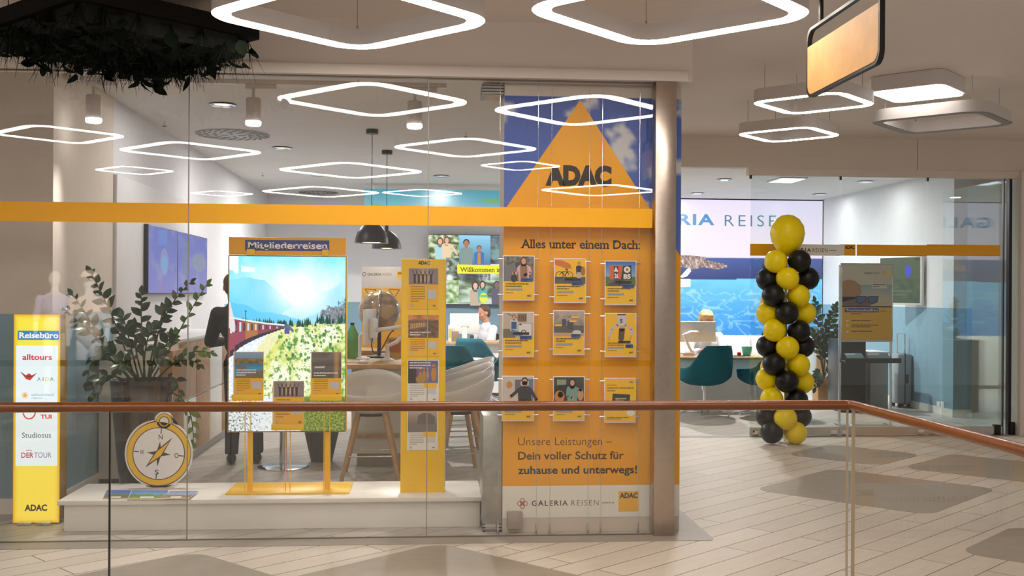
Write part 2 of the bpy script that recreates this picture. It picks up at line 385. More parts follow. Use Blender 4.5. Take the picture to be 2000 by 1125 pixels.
for i in range(3):
    d = pane('door_%d' % (i+1), dx[i]+.005, dx[i+1]-.005, DD, DD+.012, .012, 2.93, GLASSG)
    part('door_rail', MB().box(dx[i]+.005, dx[i+1]-.005, DD-.012, DD+.024, .012, .1), mat('frosted_rail', (200, 195, 190), .3, .6), d)
    part('clamp', MB().box(dx[i]+.03, dx[i]+.1, DD-.02, DD+.03, .0, .07, .004).box(dx[i+1]-.1, dx[i+1]-.03, DD-.02, DD+.03, .0, .07, .004), m_chrome, d)
    part('pivot', MB().box(dx[i]-.008, dx[i]+.012, DD-.01, DD+.03, 2.9, 3.02), m_dark, d)
    z0, z1 = 2.055, 2.17
    if i == 0:
        p = Pic.Y(DD-.001, 1465, 477, 1640, 500)
        p.rect(1465, 477, 1558, 500, (250, 178, 20)).rect(1558, 477, 1640, 499, WHITE).up()
        p.text('GALERIA', 1530, 484, 1584, 492, (70, 66, 64), .02, space=1.2).text('REISEN', 1587, 484, 1616, 492, (90, 86, 84), 0, space=1.2).rect(1619, 488, 1633, 489, (90, 86, 84))
    elif i == 1:
        p = Pic.Y(DD-.001, 1640, 477, 1810, 500)
        p.rect(1640, 478, 1671, 500, WHITE).rect(1673, 478, 1810, 500, (250, 178, 20)).up().rect(1649, 478, 1670, 500, (250, 178, 20)).up().text('ADAC', 1650, 479, 1669, 487, INK, .04)
    else:
        p = Pic.Y(DD-.001, 1810, 477, 1966, 500); p.rect(1810, 478, 1954, 500, (250, 178, 20))
    p.build('stripe', FOIL, d, 'yellow stripe across the door glass')
d = pane('door_4', 6.60, 6.612, DD+.1, 13.3, .012, 2.93, GLASSG)
d = pane('door_5', 6.64, 6.652, DD+.02, DD+.9, .012, 2.93, GLASSG)
part('edge_seal', MB().box(6.60, 6.612, DD-.005, DD+.03, 0, 2.95).box(6.665, 6.70, DD-.01, DD+.05, 0, 2.95), m_black, d)
part('clamp', MB().box(6.5, 6.57, DD-.03, DD+.04, 0, .12, .005).box(6.68, 6.74, DD-.03, DD+.04, 0, .15, .005), m_dark, d)
struct('trim_21', MB().box(3.6, 6.76, DD-.04, DD+.06, 2.94, 3.02), m_ceil)
# ------------------------------------------------------------------ ring lamps
ZL = 3.06; RG = 'square ring lamps under the mall ceiling'
PROTO = {}
def ring_lamp(cx, cy, side, label, lit=True, w=None):
    w = w or side*.088
    key = (side, lit)
    if key in PROTO: return dup(PROTO[key], (cx, cy, ZL), label)
    t = thing('ring_lamp', label, 'lamp', (cx, cy, ZL), RG); PROTO[key] = t
    r = side*.2; o = rsq(0, 0, side, r, PI/4); i = rsq(0, 0, side-2*w, max(r-w, .02), PI/4); H = .1
    mb = MB(); L = lambda q, z: [(a, b, z) for a, b in q]
    mb.grid([L(i, .004), L(i, H), L(o, H), L(o, .004)], closed=True); part('housing', mb, m_lampw, t, local=True)
    i2 = rsq(0, 0, side-2*w+.01, max(r-w, .02), PI/4); o2 = rsq(0, 0, side-.01, r, PI/4)
    part('diffuser', MB().grid([L(i2, .006), L(i2, 0), L(o2, 0), L(o2, .006), L(i2, .006)], closed=True), m_lit if lit else m_off, t, 'glowing light band' if lit else 'grey unlit light band', local=True)
    k = side*.5-.03
    for a in range(4):
        x, y = k*math.cos(a*PI/2), k*math.sin(a*PI/2)
        q = 1.13
        part('cable', MB().cyl((x*q, y*q, H), (x*q, y*q, CM-ZL), .0022, n=6).cyl((x*q, y*q, H), (x*q, y*q, H+.015), .006, n=8), m_grey, t, local=True)
    return t
def place_ring(l, r, lab, lit=True, mirror=False, side=None):
    p, q = PZ(l[0], l[1], ZL), PZ(r[0], r[1], ZL); c = (p+q)/2; dg = (q-p).length
    s = side or min((.74, .95, 1.16, 1.37), key=lambda v: abs(v*1.248-dg))
    y = 2*(D+.006)-c.y if mirror else c.y
    return ring_lamp(c.x, y, s, lab, lit)
place_ring((403, 15), (944, 57), 'big glowing rounded square ring lamp hanging right of the dark hanging planter', side=1.16)
place_ring((1040, 12), (1568, 38), 'big glowing rounded square ring lamp hanging between the planter lamp and the wooden hanging sign', side=1.16)
place_ring((1472, 202), (1706, 205), 'small glowing ring lamp hanging behind the tip of the wooden hanging sign', side=.74)
place_ring((1443, 262), (1637.6, 266.4), 'small glowing ring lamp hanging above the yellow top balloon', side=.74)
place_ring((1704, 240), (1976, 243), 'unlit white ring lamp hanging under the bright square lamp', False, side=.95)
for l, r, s, lab in (((545, 333), (826, 335), 1.37, 'large ring lamp mirrored in the shop glass below the two round black lamp mounts'),
        ((232, 295), (514, 297), 1.16, 'ring lamp mirrored in the glass across the left pane joint under the round vent'),
        ((-8, 263), (238, 265), .95, 'ring lamp mirrored in the glass at the left picture edge under the first track spot'),
        ((185, 333), (341, 334), .74, 'small ring lamp mirrored just above the yellow stripe left of the first pane joint'),
        ((363, 378), (504, 379), .74, 'narrow ring lamp mirrored just above the stripe right of the first pane joint'),
        ((512, 375), (742, 376), 1.37, 'wide ring lamp mirrored in the glass around the farther round ceiling vent'),
        ((746, 377), (903, 378), .95, 'ring lamp mirrored in the glass over the teal beach banner'),
        ((771, 289), (1048, 291), 1.16, 'ring lamp mirrored in the glass across the second pane joint'),
        ((940, 324), (1093, 325), .74, 'small ring lamp mirrored over the first letter on the triangle poster'),
        ((1062, 371), (1285, 374), 1.37, 'ring lamp mirrored under the black letters on the triangle poster')):
    place_ring(l, r, lab, True, True, s)
# square surface lamp
t = thing('square_ceiling_lamp', 'bright square panel lamp with white rim right of the wooden hanging sign', 'lamp', (3.62, 7.9, 3.12))
c = (PZ(1700, 184, 3.235)+PZ(1886, 186, 3.235))/2; t.location = c; S9 = .60
o = [(a, b) for a, b in rsq(0, 0, S9, .09, PI/4)]
part('housing', MB().prism([(a, b, .012) for a, b in o], (0, 0, .12)), m_lampw, t, local=True)
part('diffuser', MB().prism([(a, b, 0) for a, b in rsq(0, 0, S9-.03, .08, PI/4)], (0, 0, .015)), mat('panel_diffuser', (255, 255, 255), .4, emit=(255, 250, 242), es=5), t, 'glowing flat panel', local=True)
part('dark_gap', MB().prism([(a, b, .132) for a, b in rsq(0, 0, S9-.01, .09, PI/4)], (0, 0, .012)), m_dark, t, local=True)  # dark sheet standing in for the shaded gap at the ceiling
# ------------------------------------------------------------------ handrail and balustrade
RZ = 1.03; RY = 5.40; RXc = 2.185
t = solo('handrail', MB().tube([(-7, RY, RZ), (-1.55, RY, RZ), (RXc-.02, RY, RZ), (RXc+.005, RY-.012, RZ), (RXc+.01, RY-.04, RZ), (RXc+.01, 3.5, RZ), (RXc+.01, .8, RZ)], .025, 20), m_rail, 'round reddish wooden handrail turning the corner on top of the glass balustrade', 'handrail', (RXc, RY, RZ), sharp=60)
m_edge = mat('glass_edge', (196, 178, 150), .2, vary=.02)
for x0, x1, lab in ((-7, -1.538, 'clear glass balustrade panel left of the dark seam at the lit pillar'), (-1.53, RXc-.012, 'long clear glass balustrade panel below the straight wooden handrail')):
    g = solo('balustrade_glass', MB().box(x0, x1, RY-.008, RY+.008, -.2, RZ-.02), GLASSR, lab, 'glass balustrade', ((x0+x1)/2, RY, -.2), 'glass balustrade panels')
    part('edge', MB().box(x1-.002, x1+.004, RY-.0085, RY+.0085, -.2, RZ-.022), m_edge if x1 > 0 else m_dark, g)
g = solo('balustrade_glass', MB().box(RXc+.002, RXc+.018, .8, RY-.03, -.2, RZ-.02), GLASSR, 'clear glass balustrade panel running forward right of the handrail corner', 'glass balustrade', (RXc, 3, -.2), 'glass balustrade panels')
part('edge', MB().box(RXc+.0015, RXc+.0185, RY-.032, RY-.024, -.2, RZ-.022), m_edge, g)
struct('trim_22', MB().box(-8, RXc+.05, RY-.1, RY+.1, -.6, -.18).box(RXc-.1, RXc+.1, .8, RY, -.6, -.18), m_stone)
# ------------------------------------------------------------------ steel-cable poster wall with the big poster
YP = 7.16; CX0, CX1 = .515, 1.715
t = thing('poster_wall', 'tall orange and blue wall of posters behind the glass beside the steel column', 'advertising wall', ((CX0+CX1)/2, YP+.2, 0))
part('core', MB().box(CX0, CX1, YP, YP+.4, 0, CS-.01), m_beige, t)
p = Pic.Y(YP-.002, 983, 190, 1329, 1010)
def sky(u, v):
    x, y = u*4.3, v*4.; n = fb(x*.8+3, y*1.1, 1, 5)+.35*math.sin(x*2.1+.6)*math.cos(y*1.9+1.2)
    return mixc(mixc((52, 84, 170), (92, 124, 200), v), (206, 204, 206), (n-.16)*4)
p.raster(983, 190, 1329, 560, 84, 90, sky).up()
p.poly([(1130, 196), (1329, 500), (1329, 948), (983, 948), (983, 414)], ORA).rect(983, 948, 1329, 1010, WHITE).up()
p.text('ADAC', 1063, 321, 1192, 364, (28, 24, 22), .07)
p.text('Alles unter einem Dach:', 1016, 467.5, 1249, 486, INK, .022, .05)
p.text('Unsere Leistungen –', 1013, 853, 1195, 869, (90, 56, 20), -.005)
p.text('Dein voller Schutz für', 1013, 880.5, 1219, 897, (80, 50, 24), .02)
p.text('zuhause und unterwegs!', 1013, 908.5, 1245, 925, INK, .024)
for a in range(4):
    p.ring(1022+5.2*math.cos(a*PI/2), 982+5.2*math.sin(a*PI/2), 5, 3.7, (196, 70, 58), 24)
p.ring(1022, 982, 4.2, 3., (196, 70, 58), 24)
p.text('GALERIA', 1040, 976, 1110, 987, (66, 60, 58), .02, space=1.25).text('REISEN', 1117, 976, 1170, 987, (90, 84, 82), -.006, space=1.25).text('powered by', 1177, 979, 1201, 983.5, (80, 76, 74), .01)
p.rect(1209, 960, 1249, 1000, (250, 186, 26)).up().text('ADAC', 1211, 962, 1247, 974, (66, 56, 44), .05)
p.build('poster', PRINT, t, 'printed sky poster with an orange triangle')
part('junction_box', MB().box(*sorted((px(992, YP), px(1022, YP))), YP-.05, YP, .03, .145, .008), m_stone, t, 'small grey box at the foot')
# cables and holders
YC = 7.10
CABX = [975, 1049.5, 1076, 1150, 1175, 1248]
for i, x in enumerate(CABX):
    X = px(x, YC)
    lab = ['thin steel display cable left of the first column of poster pockets', 'thin steel display cable right of the first column of poster pockets', 'thin steel display cable left of the middle column of poster pockets',
           'thin steel display cable right of the middle column of poster pockets', 'thin steel display cable left of the last column of poster pockets', 'thin steel display cable right of the last column of poster pockets'][i]
    c = thing('display_cable', lab, 'cable', (X, YC, 0), 'display cables of the poster wall')
    part('wire', MB().cyl((X, YC, 0), (X, YC, 2.98), .0016, n=6), m_chrome, c)
    part('anchor', MB().cyl((X, YC, 0), (X, YC, .07), .007, n=10).cyl((X, YC, 0), (X, YC, .012), .012, n=10), m_chrome, c)
def bottom(p, x0, y0, x1, y1, s=1):
    h = y1-y0
    p.words(x0+4, y0+h*.12, x1-10, 2, h*.13, h*.05, (110, 80, 20), s); p.rect(x0+4, y0+h*.40, x0+4+(x1-x0)*.55, y0+h*.50, (150, 160, 178))
    p.words(x0+4, y0+h*.62, x1-24, 1, h*.1, h*.03, (140, 105, 30), s+3); p.text('ADAC', x1-13, y1-9, x1-5, y1-5.5, INK, .04)
def tagline(p, x, y, w=23, dark=True, n=1):
    if dark: p.up().rect(x-14, y-7, x+w-5, y-2, (40, 36, 36)); p.words(x-12, y-5.5, x+w-7, 1, 3, 1.6, (200, 196, 190), 4)
    p.up().rect(x, y, x+w, y+7, (46, 90, 160)); p.words(x+1.5, y+1.5, x+w-2, 2, 2.6, 1.2, (190, 205, 225), 9)
SK = (214, 160, 128)
def w1(p, x0, y0, x1, y1):
    ph = y0+(y1-y0)*.58; p.raster(x0, y0, x1, ph, 30, 24, lambda u, v: mixc((70, 72, 60), (150, 140, 128), .5+fb(u*6, v*5, 1, 3)) if v < .45 else mixc((90, 84, 80), (120, 112, 104), u)).up()
    p.poly([(x0, y0+20), (x0+22, y0+12), (x0+30, y0+34), (x0+18, ph), (x0, ph)], (120, 116, 116)).up().poly([(x0+22, y0+14), (x0+30, y0+11), (x0+34, y0+30), (x0+26, y0+34)], (60, 74, 96)).ell(x0+20, ph-6, 6, 8, (50, 48, 48))
    p.man(x0+39, y0+2, 46, SK, (226, 170, 170), (110, 62, 40), [[(1.6, 2.8), (2.2, 4.6), (.4, 5.2)], [(-1.6, 3), (-1.8, 4.6), (-3, 4.8)]], True); p.poly([(x0+32, y0+19), (x0+46, y0+19), (x0+46, ph), (x0+33, ph)], (150, 112, 82))
    tagline(p, x1-25, ph-6, 22, False); bottom(p, x0, ph, x1, y1, 1)
def w2(p, x0, y0, x1, y1):
    ph = y0+(y1-y0)*.58; p.rect(x0, y0+(ph-y0)*.72, x1, ph, (92, 88, 88)).up()
    p.poly([(x0, y0+2), (x0+14, y0+3), (x0+30, y0+10), (x0+33, y0+20), (x0+26, y0+18), (x0+24, y0+24), (x0+18, y0+17), (x0, y0+12)], (206, 122, 52)).up()
    for cx in (x0+9, x0+28): p.ring(cx, y0+32, 7.5, 6.4, (44, 40, 40), 24)
    p.line([(x0+9, y0+32), (x0+14, y0+25), (x0+24, y0+25), (x0+28, y0+32)], 1.2, INK).line([(x0+14, y0+25), (x0+19, y0+33), (x0+24, y0+25), (x0+23, y0+21)], 1.2, INK).line([(x0+20, y0+21), (x0+26, y0+21)], 1.2, INK)
    p.man(x0+47, y0+6, 24, SK, (44, 46, 54), (50, 36, 28)); p.rect(x0+43, y0+26, x0+51, y0+40, (190, 184, 176)).ell(x0+55, y0+24, 4, 9, (180, 112, 44))
    tagline(p, x0+33, ph-4); bottom(p, x0, ph, x1, y1, 2)
def w3(p, x0, y0, x1, y1):
    ph = y0+(y1-y0)*.58; p.rect(x0, y0, x1, y0+(ph-y0)*.62, (60, 110, 190), (140, 176, 214)).rect(x0, y0+(ph-y0)*.62, x1, ph, (96, 116, 60)).up().poly([(x0, ph), (x0+24, y0+33), (x0+32, y0+33), (x1-6, ph)], (78, 76, 78)).line([(x0+28, y0+34), (x0+26, ph)], 1.2, WHITE)
    p.up().poly([(x0+8, y0+8), (x0+33, y0+7), (x0+31, y0+35), (x0+9, y0+35)], (226, 96, 50)).poly([(x0+34, y0+9), (x0+50, y0+7), (x0+51, y0+35), (x0+30, y0+35)], (48, 46, 48)).up()
    p.rect(x0+16, y0+9, x0+25, y0+35, (60, 58, 50)).up(); p.text('26', x0+17, y0+23, x0+25, y0+33, WHITE, .04).poly([(x0+16, y0+20), (x0+20, y0+10), (x0+25, y0+20)], WHITE).ell(x0+42, y0+16, 6.4, 6.4, WHITE).text('B5', x0+35, y0+24, x0+49, y0+34, WHITE, .05).up().ell(x0+42, y0+16, 3, 3, (190, 130, 50))
    tagline(p, x1-26, ph-3); bottom(p, x0, ph, x1, y1, 3)
def w4(p, x0, y0, x1, y1):
    ph = y0+(y1-y0)*.58; p.rect(x0, y0, x1, ph, (196, 180, 160)).up().rect(x0, y0+32, x0+24, ph, (120, 108, 92)).rect(x0+28, y0+2, x0+46, y0+18, (150, 120, 96)).rect(x0+30, y0+22, x1-4, y0+44, (226, 222, 216)).rect(x0+46, y0, x1, y0+20, (206, 196, 184)).up()
    for k in range(4): p.rect(x0+30+k*4, y0+4, x0+32+k*4, y0+16, (96, 60, 46))
    p.ring(x0+40, y0+38, 5, 3, (80, 80, 84), 20).line([(x0+8, y0+2), (x0+28, y0+10)], 1.5, (110, 90, 70)); p.man(x0+21, y0+4, 32, SK, (196, 200, 206), (90, 60, 44), [[(1.4, 3), (2.4, 4.4), (3, 4)]]); p.rect(x0+16, y0+18, x0+26, y0+32, (60, 84, 130)).poly([(x0+16, y0+32), (x0+40, y0+40), (x0+36, y0+46), (x0+18, y0+44)], (100, 122, 160))
    tagline(p, x1-26, ph-4); bottom(p, x0, ph, x1, y1, 4)
def w5(p, x0, y0, x1, y1):
    ph = y0+(y1-y0)*.58; p.raster(x0, y0, x1, ph, 20, 16, lambda u, v: mixc((186, 172, 160), (120, 108, 98), v*.8+.4*fb(u*5, v*5))).up().rect(x0, y0+28, x1, y0+42, (96, 92, 92)).poly([(x0, y0+42), (x1, y0+40), (x1, ph), (x0, ph)], (196, 160, 124)).up()
    p.man(x0+32, y0+10, 26, SK, (70, 74, 90), (60, 44, 36)).man(x0+20, y0+10, 18, SK, (70, 80, 100), (50, 40, 34)); p.up()
    for a, b in ((x0+34, y0+10), (x0+30, y0+18), (x0+2, y0+26)): p.rect(a, b, a+14, b+3.5, (250, 200, 40))
    p.ell(x1-14, y0+42, 9, 5, (214, 208, 196)); tagline(p, x0+34, ph-4, 18, False); bottom(p, x0, ph, x1, y1, 5)
def w6(p, x0, y0, x1, y1):
    p.up(); cx = x0+31; p.poly([(cx-8, y0+1), (cx+8, y0+1), (cx+9, y0+24), (cx-9, y0+24)], (206, 200, 200)).line([(cx-7, y0+22), (cx-20, y0+30), (cx-23, y0+44)], 5, (200, 194, 196)).line([(cx+7, y0+22), (cx+20, y0+30), (cx+20, y0+42)], 5, (200, 194, 196)).line([(cx-23, y0+44), (cx-25, y0+52)], 3, SK).line([(cx+20, y0+42), (cx+16, y0+52)], 3, SK)
    p.rect(cx-8, y0+1, cx+8, y0+3, (60, 60, 70)).text('5', cx-3, y0+10, cx+2, y0+18, INK, .03).up().ell(cx+1, y0+29, 5, 6, SK).poly([(cx-5, y0+29), (cx+7, y0+29), (cx+5, y0+50), (cx, y0+56), (cx-6, y0+50)], (92, 64, 44))
    tagline(p, x1-20, y0+60, 15); bottom(p, x0, y0+(y1-y0)*.64, x1, y1, 6)
def w7(p, x0, y0, x1, y1):
    ph = y0+(y1-y0)*.63; p.rect(x0, y0, x1, ph, (208, 196, 186)).up().rect(x0+24, y0+6, x0+38, y0+30, (110, 108, 112)).poly([(x0+46, y0+6), (x1, y0+4), (x1, ph), (x0+52, ph)], (110, 124, 160)).ell(x0+13, y0+16, 6, 7, (214, 140, 70)).up()
    p.man(x0+43, y0+2, 56, SK, (56, 54, 60), (60, 46, 38), [[(-1.5, 3), (-3.4, 4.6)], [(1.5, 3), (3, 5.6)]]); p.rect(x0+35, y0+9, x0+51, y0+17, (216, 190, 180))
    tagline(p, x0+46, ph-3, 16); bottom(p, x0, ph, x1, y1, 7)
def w8(p, x0, y0, x1, y1):
    ph = y0+(y1-y0)*.63; p.raster(x0, y0, x1, ph, 20, 16, lambda u, v: mixc((70, 74, 58), (40, 40, 38), v+.5*fb(u*5, v*5, 1, 8))).up().rect(x0+6, y0+5, x0+24, y0+15, (150, 160, 140)).poly([(x0+2, y0+18), (x0+26, y0+14), (x0+28, ph), (x0, ph)], (40, 38, 38)).up()
    p.ell(x0+11, y0+38, 10, 12, (206, 130, 60)).ell(x0+13, y0+34, 5.5, 6, (230, 180, 120)).up().ell(x0+11, y0+33, 1, 1, INK).ell(x0+15, y0+33, 1, 1, INK)
    p.man(x0+36, y0+4, 44, SK, (120, 160, 150), (36, 28, 26), [[(-1.4, 3), (-1.6, 5.4), (0, 5.8)], [(1.4, 3), (2.6, 3.4)]], True); p.ell(x0+52, y0+34, 6, 12, (200, 150, 110))
    tagline(p, x0+40, ph-3, 18, False); bottom(p, x0, ph, x1, y1, 8)
def w9(p, x0, y0, x1, y1):
    p.words(x0+4, y0+12, x0+28, 1, 3, 1.4, (130, 100, 40), 2); p.text('Unterwegs Deutschland!', x0+4, y0+16, x1-3, y0+19.5, (60, 44, 20), .02).words(x0+4, y0+23, x1-22, 1, 3, 1.6, (70, 50, 20), 3).text('ADAC', x1-12, y0+5, x1-4, y0+8, INK, .04)
    p.up().poly([(x0+15, y0+29), (x0+49, y0+31), (x0+48, y0+52), (x0+13, y0+51)], (60, 54, 52)).up().words(x0+20, y0+38, x0+42, 2, 4, 2, (200, 196, 190), 6); p.ell(x0+24, y0+44, 3, 4, (200, 150, 120)).ell(x0+32, y0+45, 3, 4, (190, 150, 130)).ell(x0+50, y0+67, 8, 6, WHITE); p.words(x0+4, y0+75, x1-12, 2, 3, 1.4, (110, 84, 30), 8)
HOLD = [(982, 499, 1044, 587, w1, 'poster of a woman in a pink blouse leaning on a car'), (1082, 504, 1145, 592, w2, 'poster of a giant hand holding a bicycle beside a man'), (1181, 509, 1243, 596, w3, 'poster of two big road number signs on a country road'),
        (981, 609, 1043, 698, w4, 'poster of a repairman in dungarees at a washing machine'), (1080, 606, 1142, 694, w5, 'poster of people sitting on a sofa with small yellow notes'), (1181, 611, 1243, 698, w6, 'poster of a child hanging upside down with long hair'),
        (980, 734, 1043, 823, w7, 'poster of a man with a dark shirt bending forward'), (1080, 735, 1142, 823, w8, 'poster of a girl sitting beside an orange toy lion'), (1180, 738, 1242, 826, w9, 'yellow text poster with a small dark photo card')]
YHd = 7.09
for x0, y0, x1, y1, fn, lab in HOLD:
    ym = (y0+y1)/2; X0, X1 = px(x0, YHd, ym), px(x1, YHd, ym); Z0, Z1 = pz(y1, YHd, x0), pz(y0, YHd, x0)
    t = thing('poster_holder', 'wall pocket with the '+lab, 'poster', ((X0+X1)/2, YHd, Z0), 'poster pockets hung on the display cables')
    part('pocket', MB().box(X0, X1, YHd, YHd+.006, Z0, Z1, .002), m_acr, t)
    p = Pic.Y(YHd-.0008, x0, y0, x1, y1); p.rect(x0+1.6, y0+1.6, x1-1.6, y1-2.4, (250, 194, 28)).up()
    fn(p, x0+1.6, y0+1.6, x1-1.6, y1-2.4); p.build('leaflet', PRINT, t)
    cs = [CABX[i] for i in ((0, 1) if x0 < 1000 else (2, 3) if x0 < 1100 else (4, 5))]
    for k, cxp in enumerate(cs):
        for dz in (Z1-.022, Z0+.04):
            Xc = px(cxp, YC); e = X0 if k == 0 else X1
            part('clamp', MB().cyl((Xc-.009 if k == 0 else Xc+.009, YC, dz), (e+(.004 if k == 0 else -.004), YC-.004, dz), .0075, n=10), m_chrome, t)
# slatted metal fittings between the glass and the poster wall, and the low metal box
t = thing('metal_floor_box', 'low brushed grey metal box standing left of the poster wall foot', 'metal box', (px(962, 7.3), 7.4, 0))
bx0, bx1 = px(943, 7.25), px(982, 7.15)
part('case', MB().box(bx0, bx1, 7.15, 7.55, .06, pz(812, 7.15, 960), .004), mat('galvanised_steel', (176, 176, 172), .35, .7, vary=.12, scale=20), t)
part('track', MB().box(bx0, bx1, 7.12, 7.55, .0, .012).box(bx0, bx1, 7.14, 7.55, .02, .032).box(bx0, bx1, 7.16, 7.55, .04, .05).box(bx0+.02, bx1-.02, 7.18, 7.5, 0, .06), m_chrome, t, 'stacked bright floor rails')
t = thing('ceiling_track', 'grey slatted metal track fitting at the upper left corner of the poster wall', 'ceiling fitting', (px(962, 7.2), 7.25, 2.9))
a0, a1 = px(942, 7.15, 170), px(984, 7.15, 170)
mb = MB()
for k in range(4): mb.box(a0, a1, 7.15, 7.4, 2.925+k*.02, 2.937+k*.02)
part('rail', mb, mat('track_metal', (150, 146, 140), .4, .6), t)
part('bracket', MB().box(a0+.02, a1-.02, 7.18, 7.37, 2.92, CS), m_beige, t)
# ------------------------------------------------------------------ lit pillar sign at the left
YLB = 7.6
t = thing('lit_pillar_sign', 'glowing yellow upright sign listing travel brands left of the white plinth', 'sign', (px(71, YLB), YLB+.06, 0))
X0, X1 = px(25, YLB, 800), px(118, YLB, 800); zt = pz(613, YLB, 70)
part('case', MB().box(X0, X1, YLB, YLB+.14, .02, zt, .003), mat('sign_case', (150, 120, 40), .4), t)
part('foot', MB().box(X0+.05, X0+.14, YLB-.05, YLB+.2, .0, .02, .003), m_chrome, t); part('foot', MB().box(X1-.14, X1-.05, YLB-.05, YLB+.2, .0, .02, .003), m_chrome, t)
p = Pic.Y(YLB-.001, 25, 613, 118, 1022)
def lbx(u, v):
    e = min(u, 1-u)*93/7; e = min(e, min(v, 1-v)*409/10+.2); return mixc((222, 160, 10), mixc((255, 234, 52), (254, 222, 66), v), e)
p.raster(26, 614, 117, 1021, 18, 60, lbx).up().rect(31, 675, 112, 910, (238, 250, 252)).rect(33.5, 646, 115, 664, (32, 120, 190)).up()
p.text('Reisebüro', 36, 648.5, 113, 660.5, (250, 250, 250), .024, .05)
p.text('alltours', 43, 691, 101, 703, (214, 28, 62), .028)
p.poly([(40, 727), (50, 733), (56, 729), (62, 733), (71, 729), (64, 737), (58, 743), (50, 740)], (206, 40, 36)).up().line([(40, 727), (52, 735), (62, 735), (71, 729)], 1.2, (50, 26, 26))
for ch, x, c in (('A', 72, (70, 170, 220)), ('I', 83, (220, 70, 60)), ('D', 88, (236, 206, 80)), ('A', 97, (100, 180, 90))): p.text(ch, x, 736, x+(1.4 if ch == 'I' else 7.4), 744, c, .015)
for a in range(10): p.line([(48.5+2.2*math.cos(a*PI/5), 772+2.2*math.sin(a*PI/5)), (48.5+7*math.cos(a*PI/5+.2), 772+6.5*math.sin(a*PI/5+.2))], 1.3, (238, 160, 50))
p.ell(48.5, 772, 3, 3, (240, 170, 60)).text('schauinsland', 61, 768, 104, 773, (130, 180, 205), .01).text('reisen', 61, 774.5, 82, 779, (130, 180, 205), .01)
p.line([(45+12.5*math.sin(a), 806+13*math.cos(a)) for a in [i*.16-1.35 for i in range(18)]], 2.6, (218, 32, 52)) if False else p.line([(57+12*math.sin(a), 804+14*math.cos(a)) for a in [i*.17-1.4 for i in range(18)]], 2.8, (218, 32, 52))
p.text('TUI', 79, 809, 101, 818, (218, 32, 52), .04)
p.text('Studiosus', 43, 844, 100, 855, (52, 88, 100), .004, .03)
p.text('DER', 42, 883, 66, 894, (190, 40, 90), .02).text('TOUR', 67, 883, 101, 894, (140, 96, 150), 0).line([(51, 880.5), (54, 879), (60, 879), (63, 880.5)], 1.2, (200, 50, 90))
p.text('ADAC', 49, 984.5, 93, 998, INK, .045)
p.build('sign_face', BOXLIT, t, 'glowing yellow printed face')
# ------------------------------------------------------------------ white plinth and what stands on it
PZT = .21
t = thing('display_plinth', 'long low white plinth behind the shop glass', 'plinth', (-1.0, 7.65, 0))
part('body', MB().box(-2.385, .375, 7.345, 7.93, 0, .18, .003), m_white, t); part('top_board', MB().box(-2.42, .39, 7.31, 7.955, .18, PZT, .004), m_white, t)
# compass board
cY = PZ(310, 953, PZT).y; cx, cy = 310, 886
t = thing('compass_cutout', 'round white and gold compass board standing on the plinth left of the tall screen', 'display board', (px(cx, cY, 953), cY, PZT))
def cpt(r, a, n=48): return [PY(cx+r*math.cos(2*PI*i/n), cy+a+r*math.sin(2*PI*i/n), cY) for i in range(n)]
ptsd = []
for i in range(60):
    a = 2*PI*i/60; ptsd.append((cx+66.5*math.cos(a), cy+67.5*math.sin(a)))
out = []
for i in range(60):
    x, y = ptsd[i]
    if abs(x-(cx+10)) < 15 and y < cy: continue
    out.append((x, y))
k = min(range(len(out)), key=lambda j: (out[j][0]-cx-10)**2+(out[j][1]-cy+66)**2+(0 if out[j][0] < cx+10 else 1e6))
lug = [(cx+10+19*math.cos(a), cy-63+19*math.sin(a)) for a in [PI*.86+i*(PI*1.28)/16 for i in range(17)]]
out = out[:k+1]+lug+out[k+1:]
part('board', MB().prism([PY(x, y, cY) for x, y in out], (0, .012, 0)), m_white, t)
part('stand', MB().box(px(285, cY, 953), px(340, cY, 953), cY, cY+.12, PZT+.0005, PZT+.02, .002).box(px(308, cY), px(316, cY), cY+.012, cY+.1, PZT+.0005, PZT+.25), m_acr, t)
p = Pic.Y(cY-.001, cx-70, cy-90, cx+70, cy+70); G = (250, 198, 44); K = (62, 54, 48)
p.ell(cx, cy, 63, 64, K, 60).ell(cx+10, cy-63, 15.5, 15.5, K, 40).up().ring(cx, cy, 62, 51.2, G, 60).ell(cx, cy, 51.5, 51.5, (60, 52, 46), 60).ring(cx+10, cy-63, 14.5, 10, G, 36).ell(cx+10, cy-63, 8.4, 8.4, (240, 234, 228), 30).up().ell(cx, cy, 49.6, 49.8, (250, 246, 243), 60).up()
th = math.radians(6)
def rp(x, y): return (cx+x*math.cos(th)-y*math.sin(th), cy+x*math.sin(th)+y*math.cos(th))
for a in range(4): p.line([rp(49*math.cos(a*PI/2), 49*math.sin(a*PI/2)), rp(39*math.cos(a*PI/2), 39*math.sin(a*PI/2))], 2, K)
for ch, (x, y) in (('N', (0, -33)), ('S', (0, 36)), ('W', (-33, 0)), ('O', (35, 0))):
    X, Y = rp(x, y); p.text(ch, X-4, Y-5, X+4, Y+5, K, .01)
p.poly([rp(*q) for q in ((0, -24), (4.5, -4.5), (24, 0), (4.5, 4.5), (0, 26), (-4.5, 4.5), (-24, 0), (-4.5, -4.5))], K).up()
p.poly([(cx+26, cy-31), (cx+6, cy+5), (cx-26, cy+27), (cx-6, cy-5)], K).up().poly([(cx+21, cy-24), (cx+4, cy+4), (cx-20, cy+20), (cx-4, cy-4)], G)
p.build('compass_face', PRINT, t)
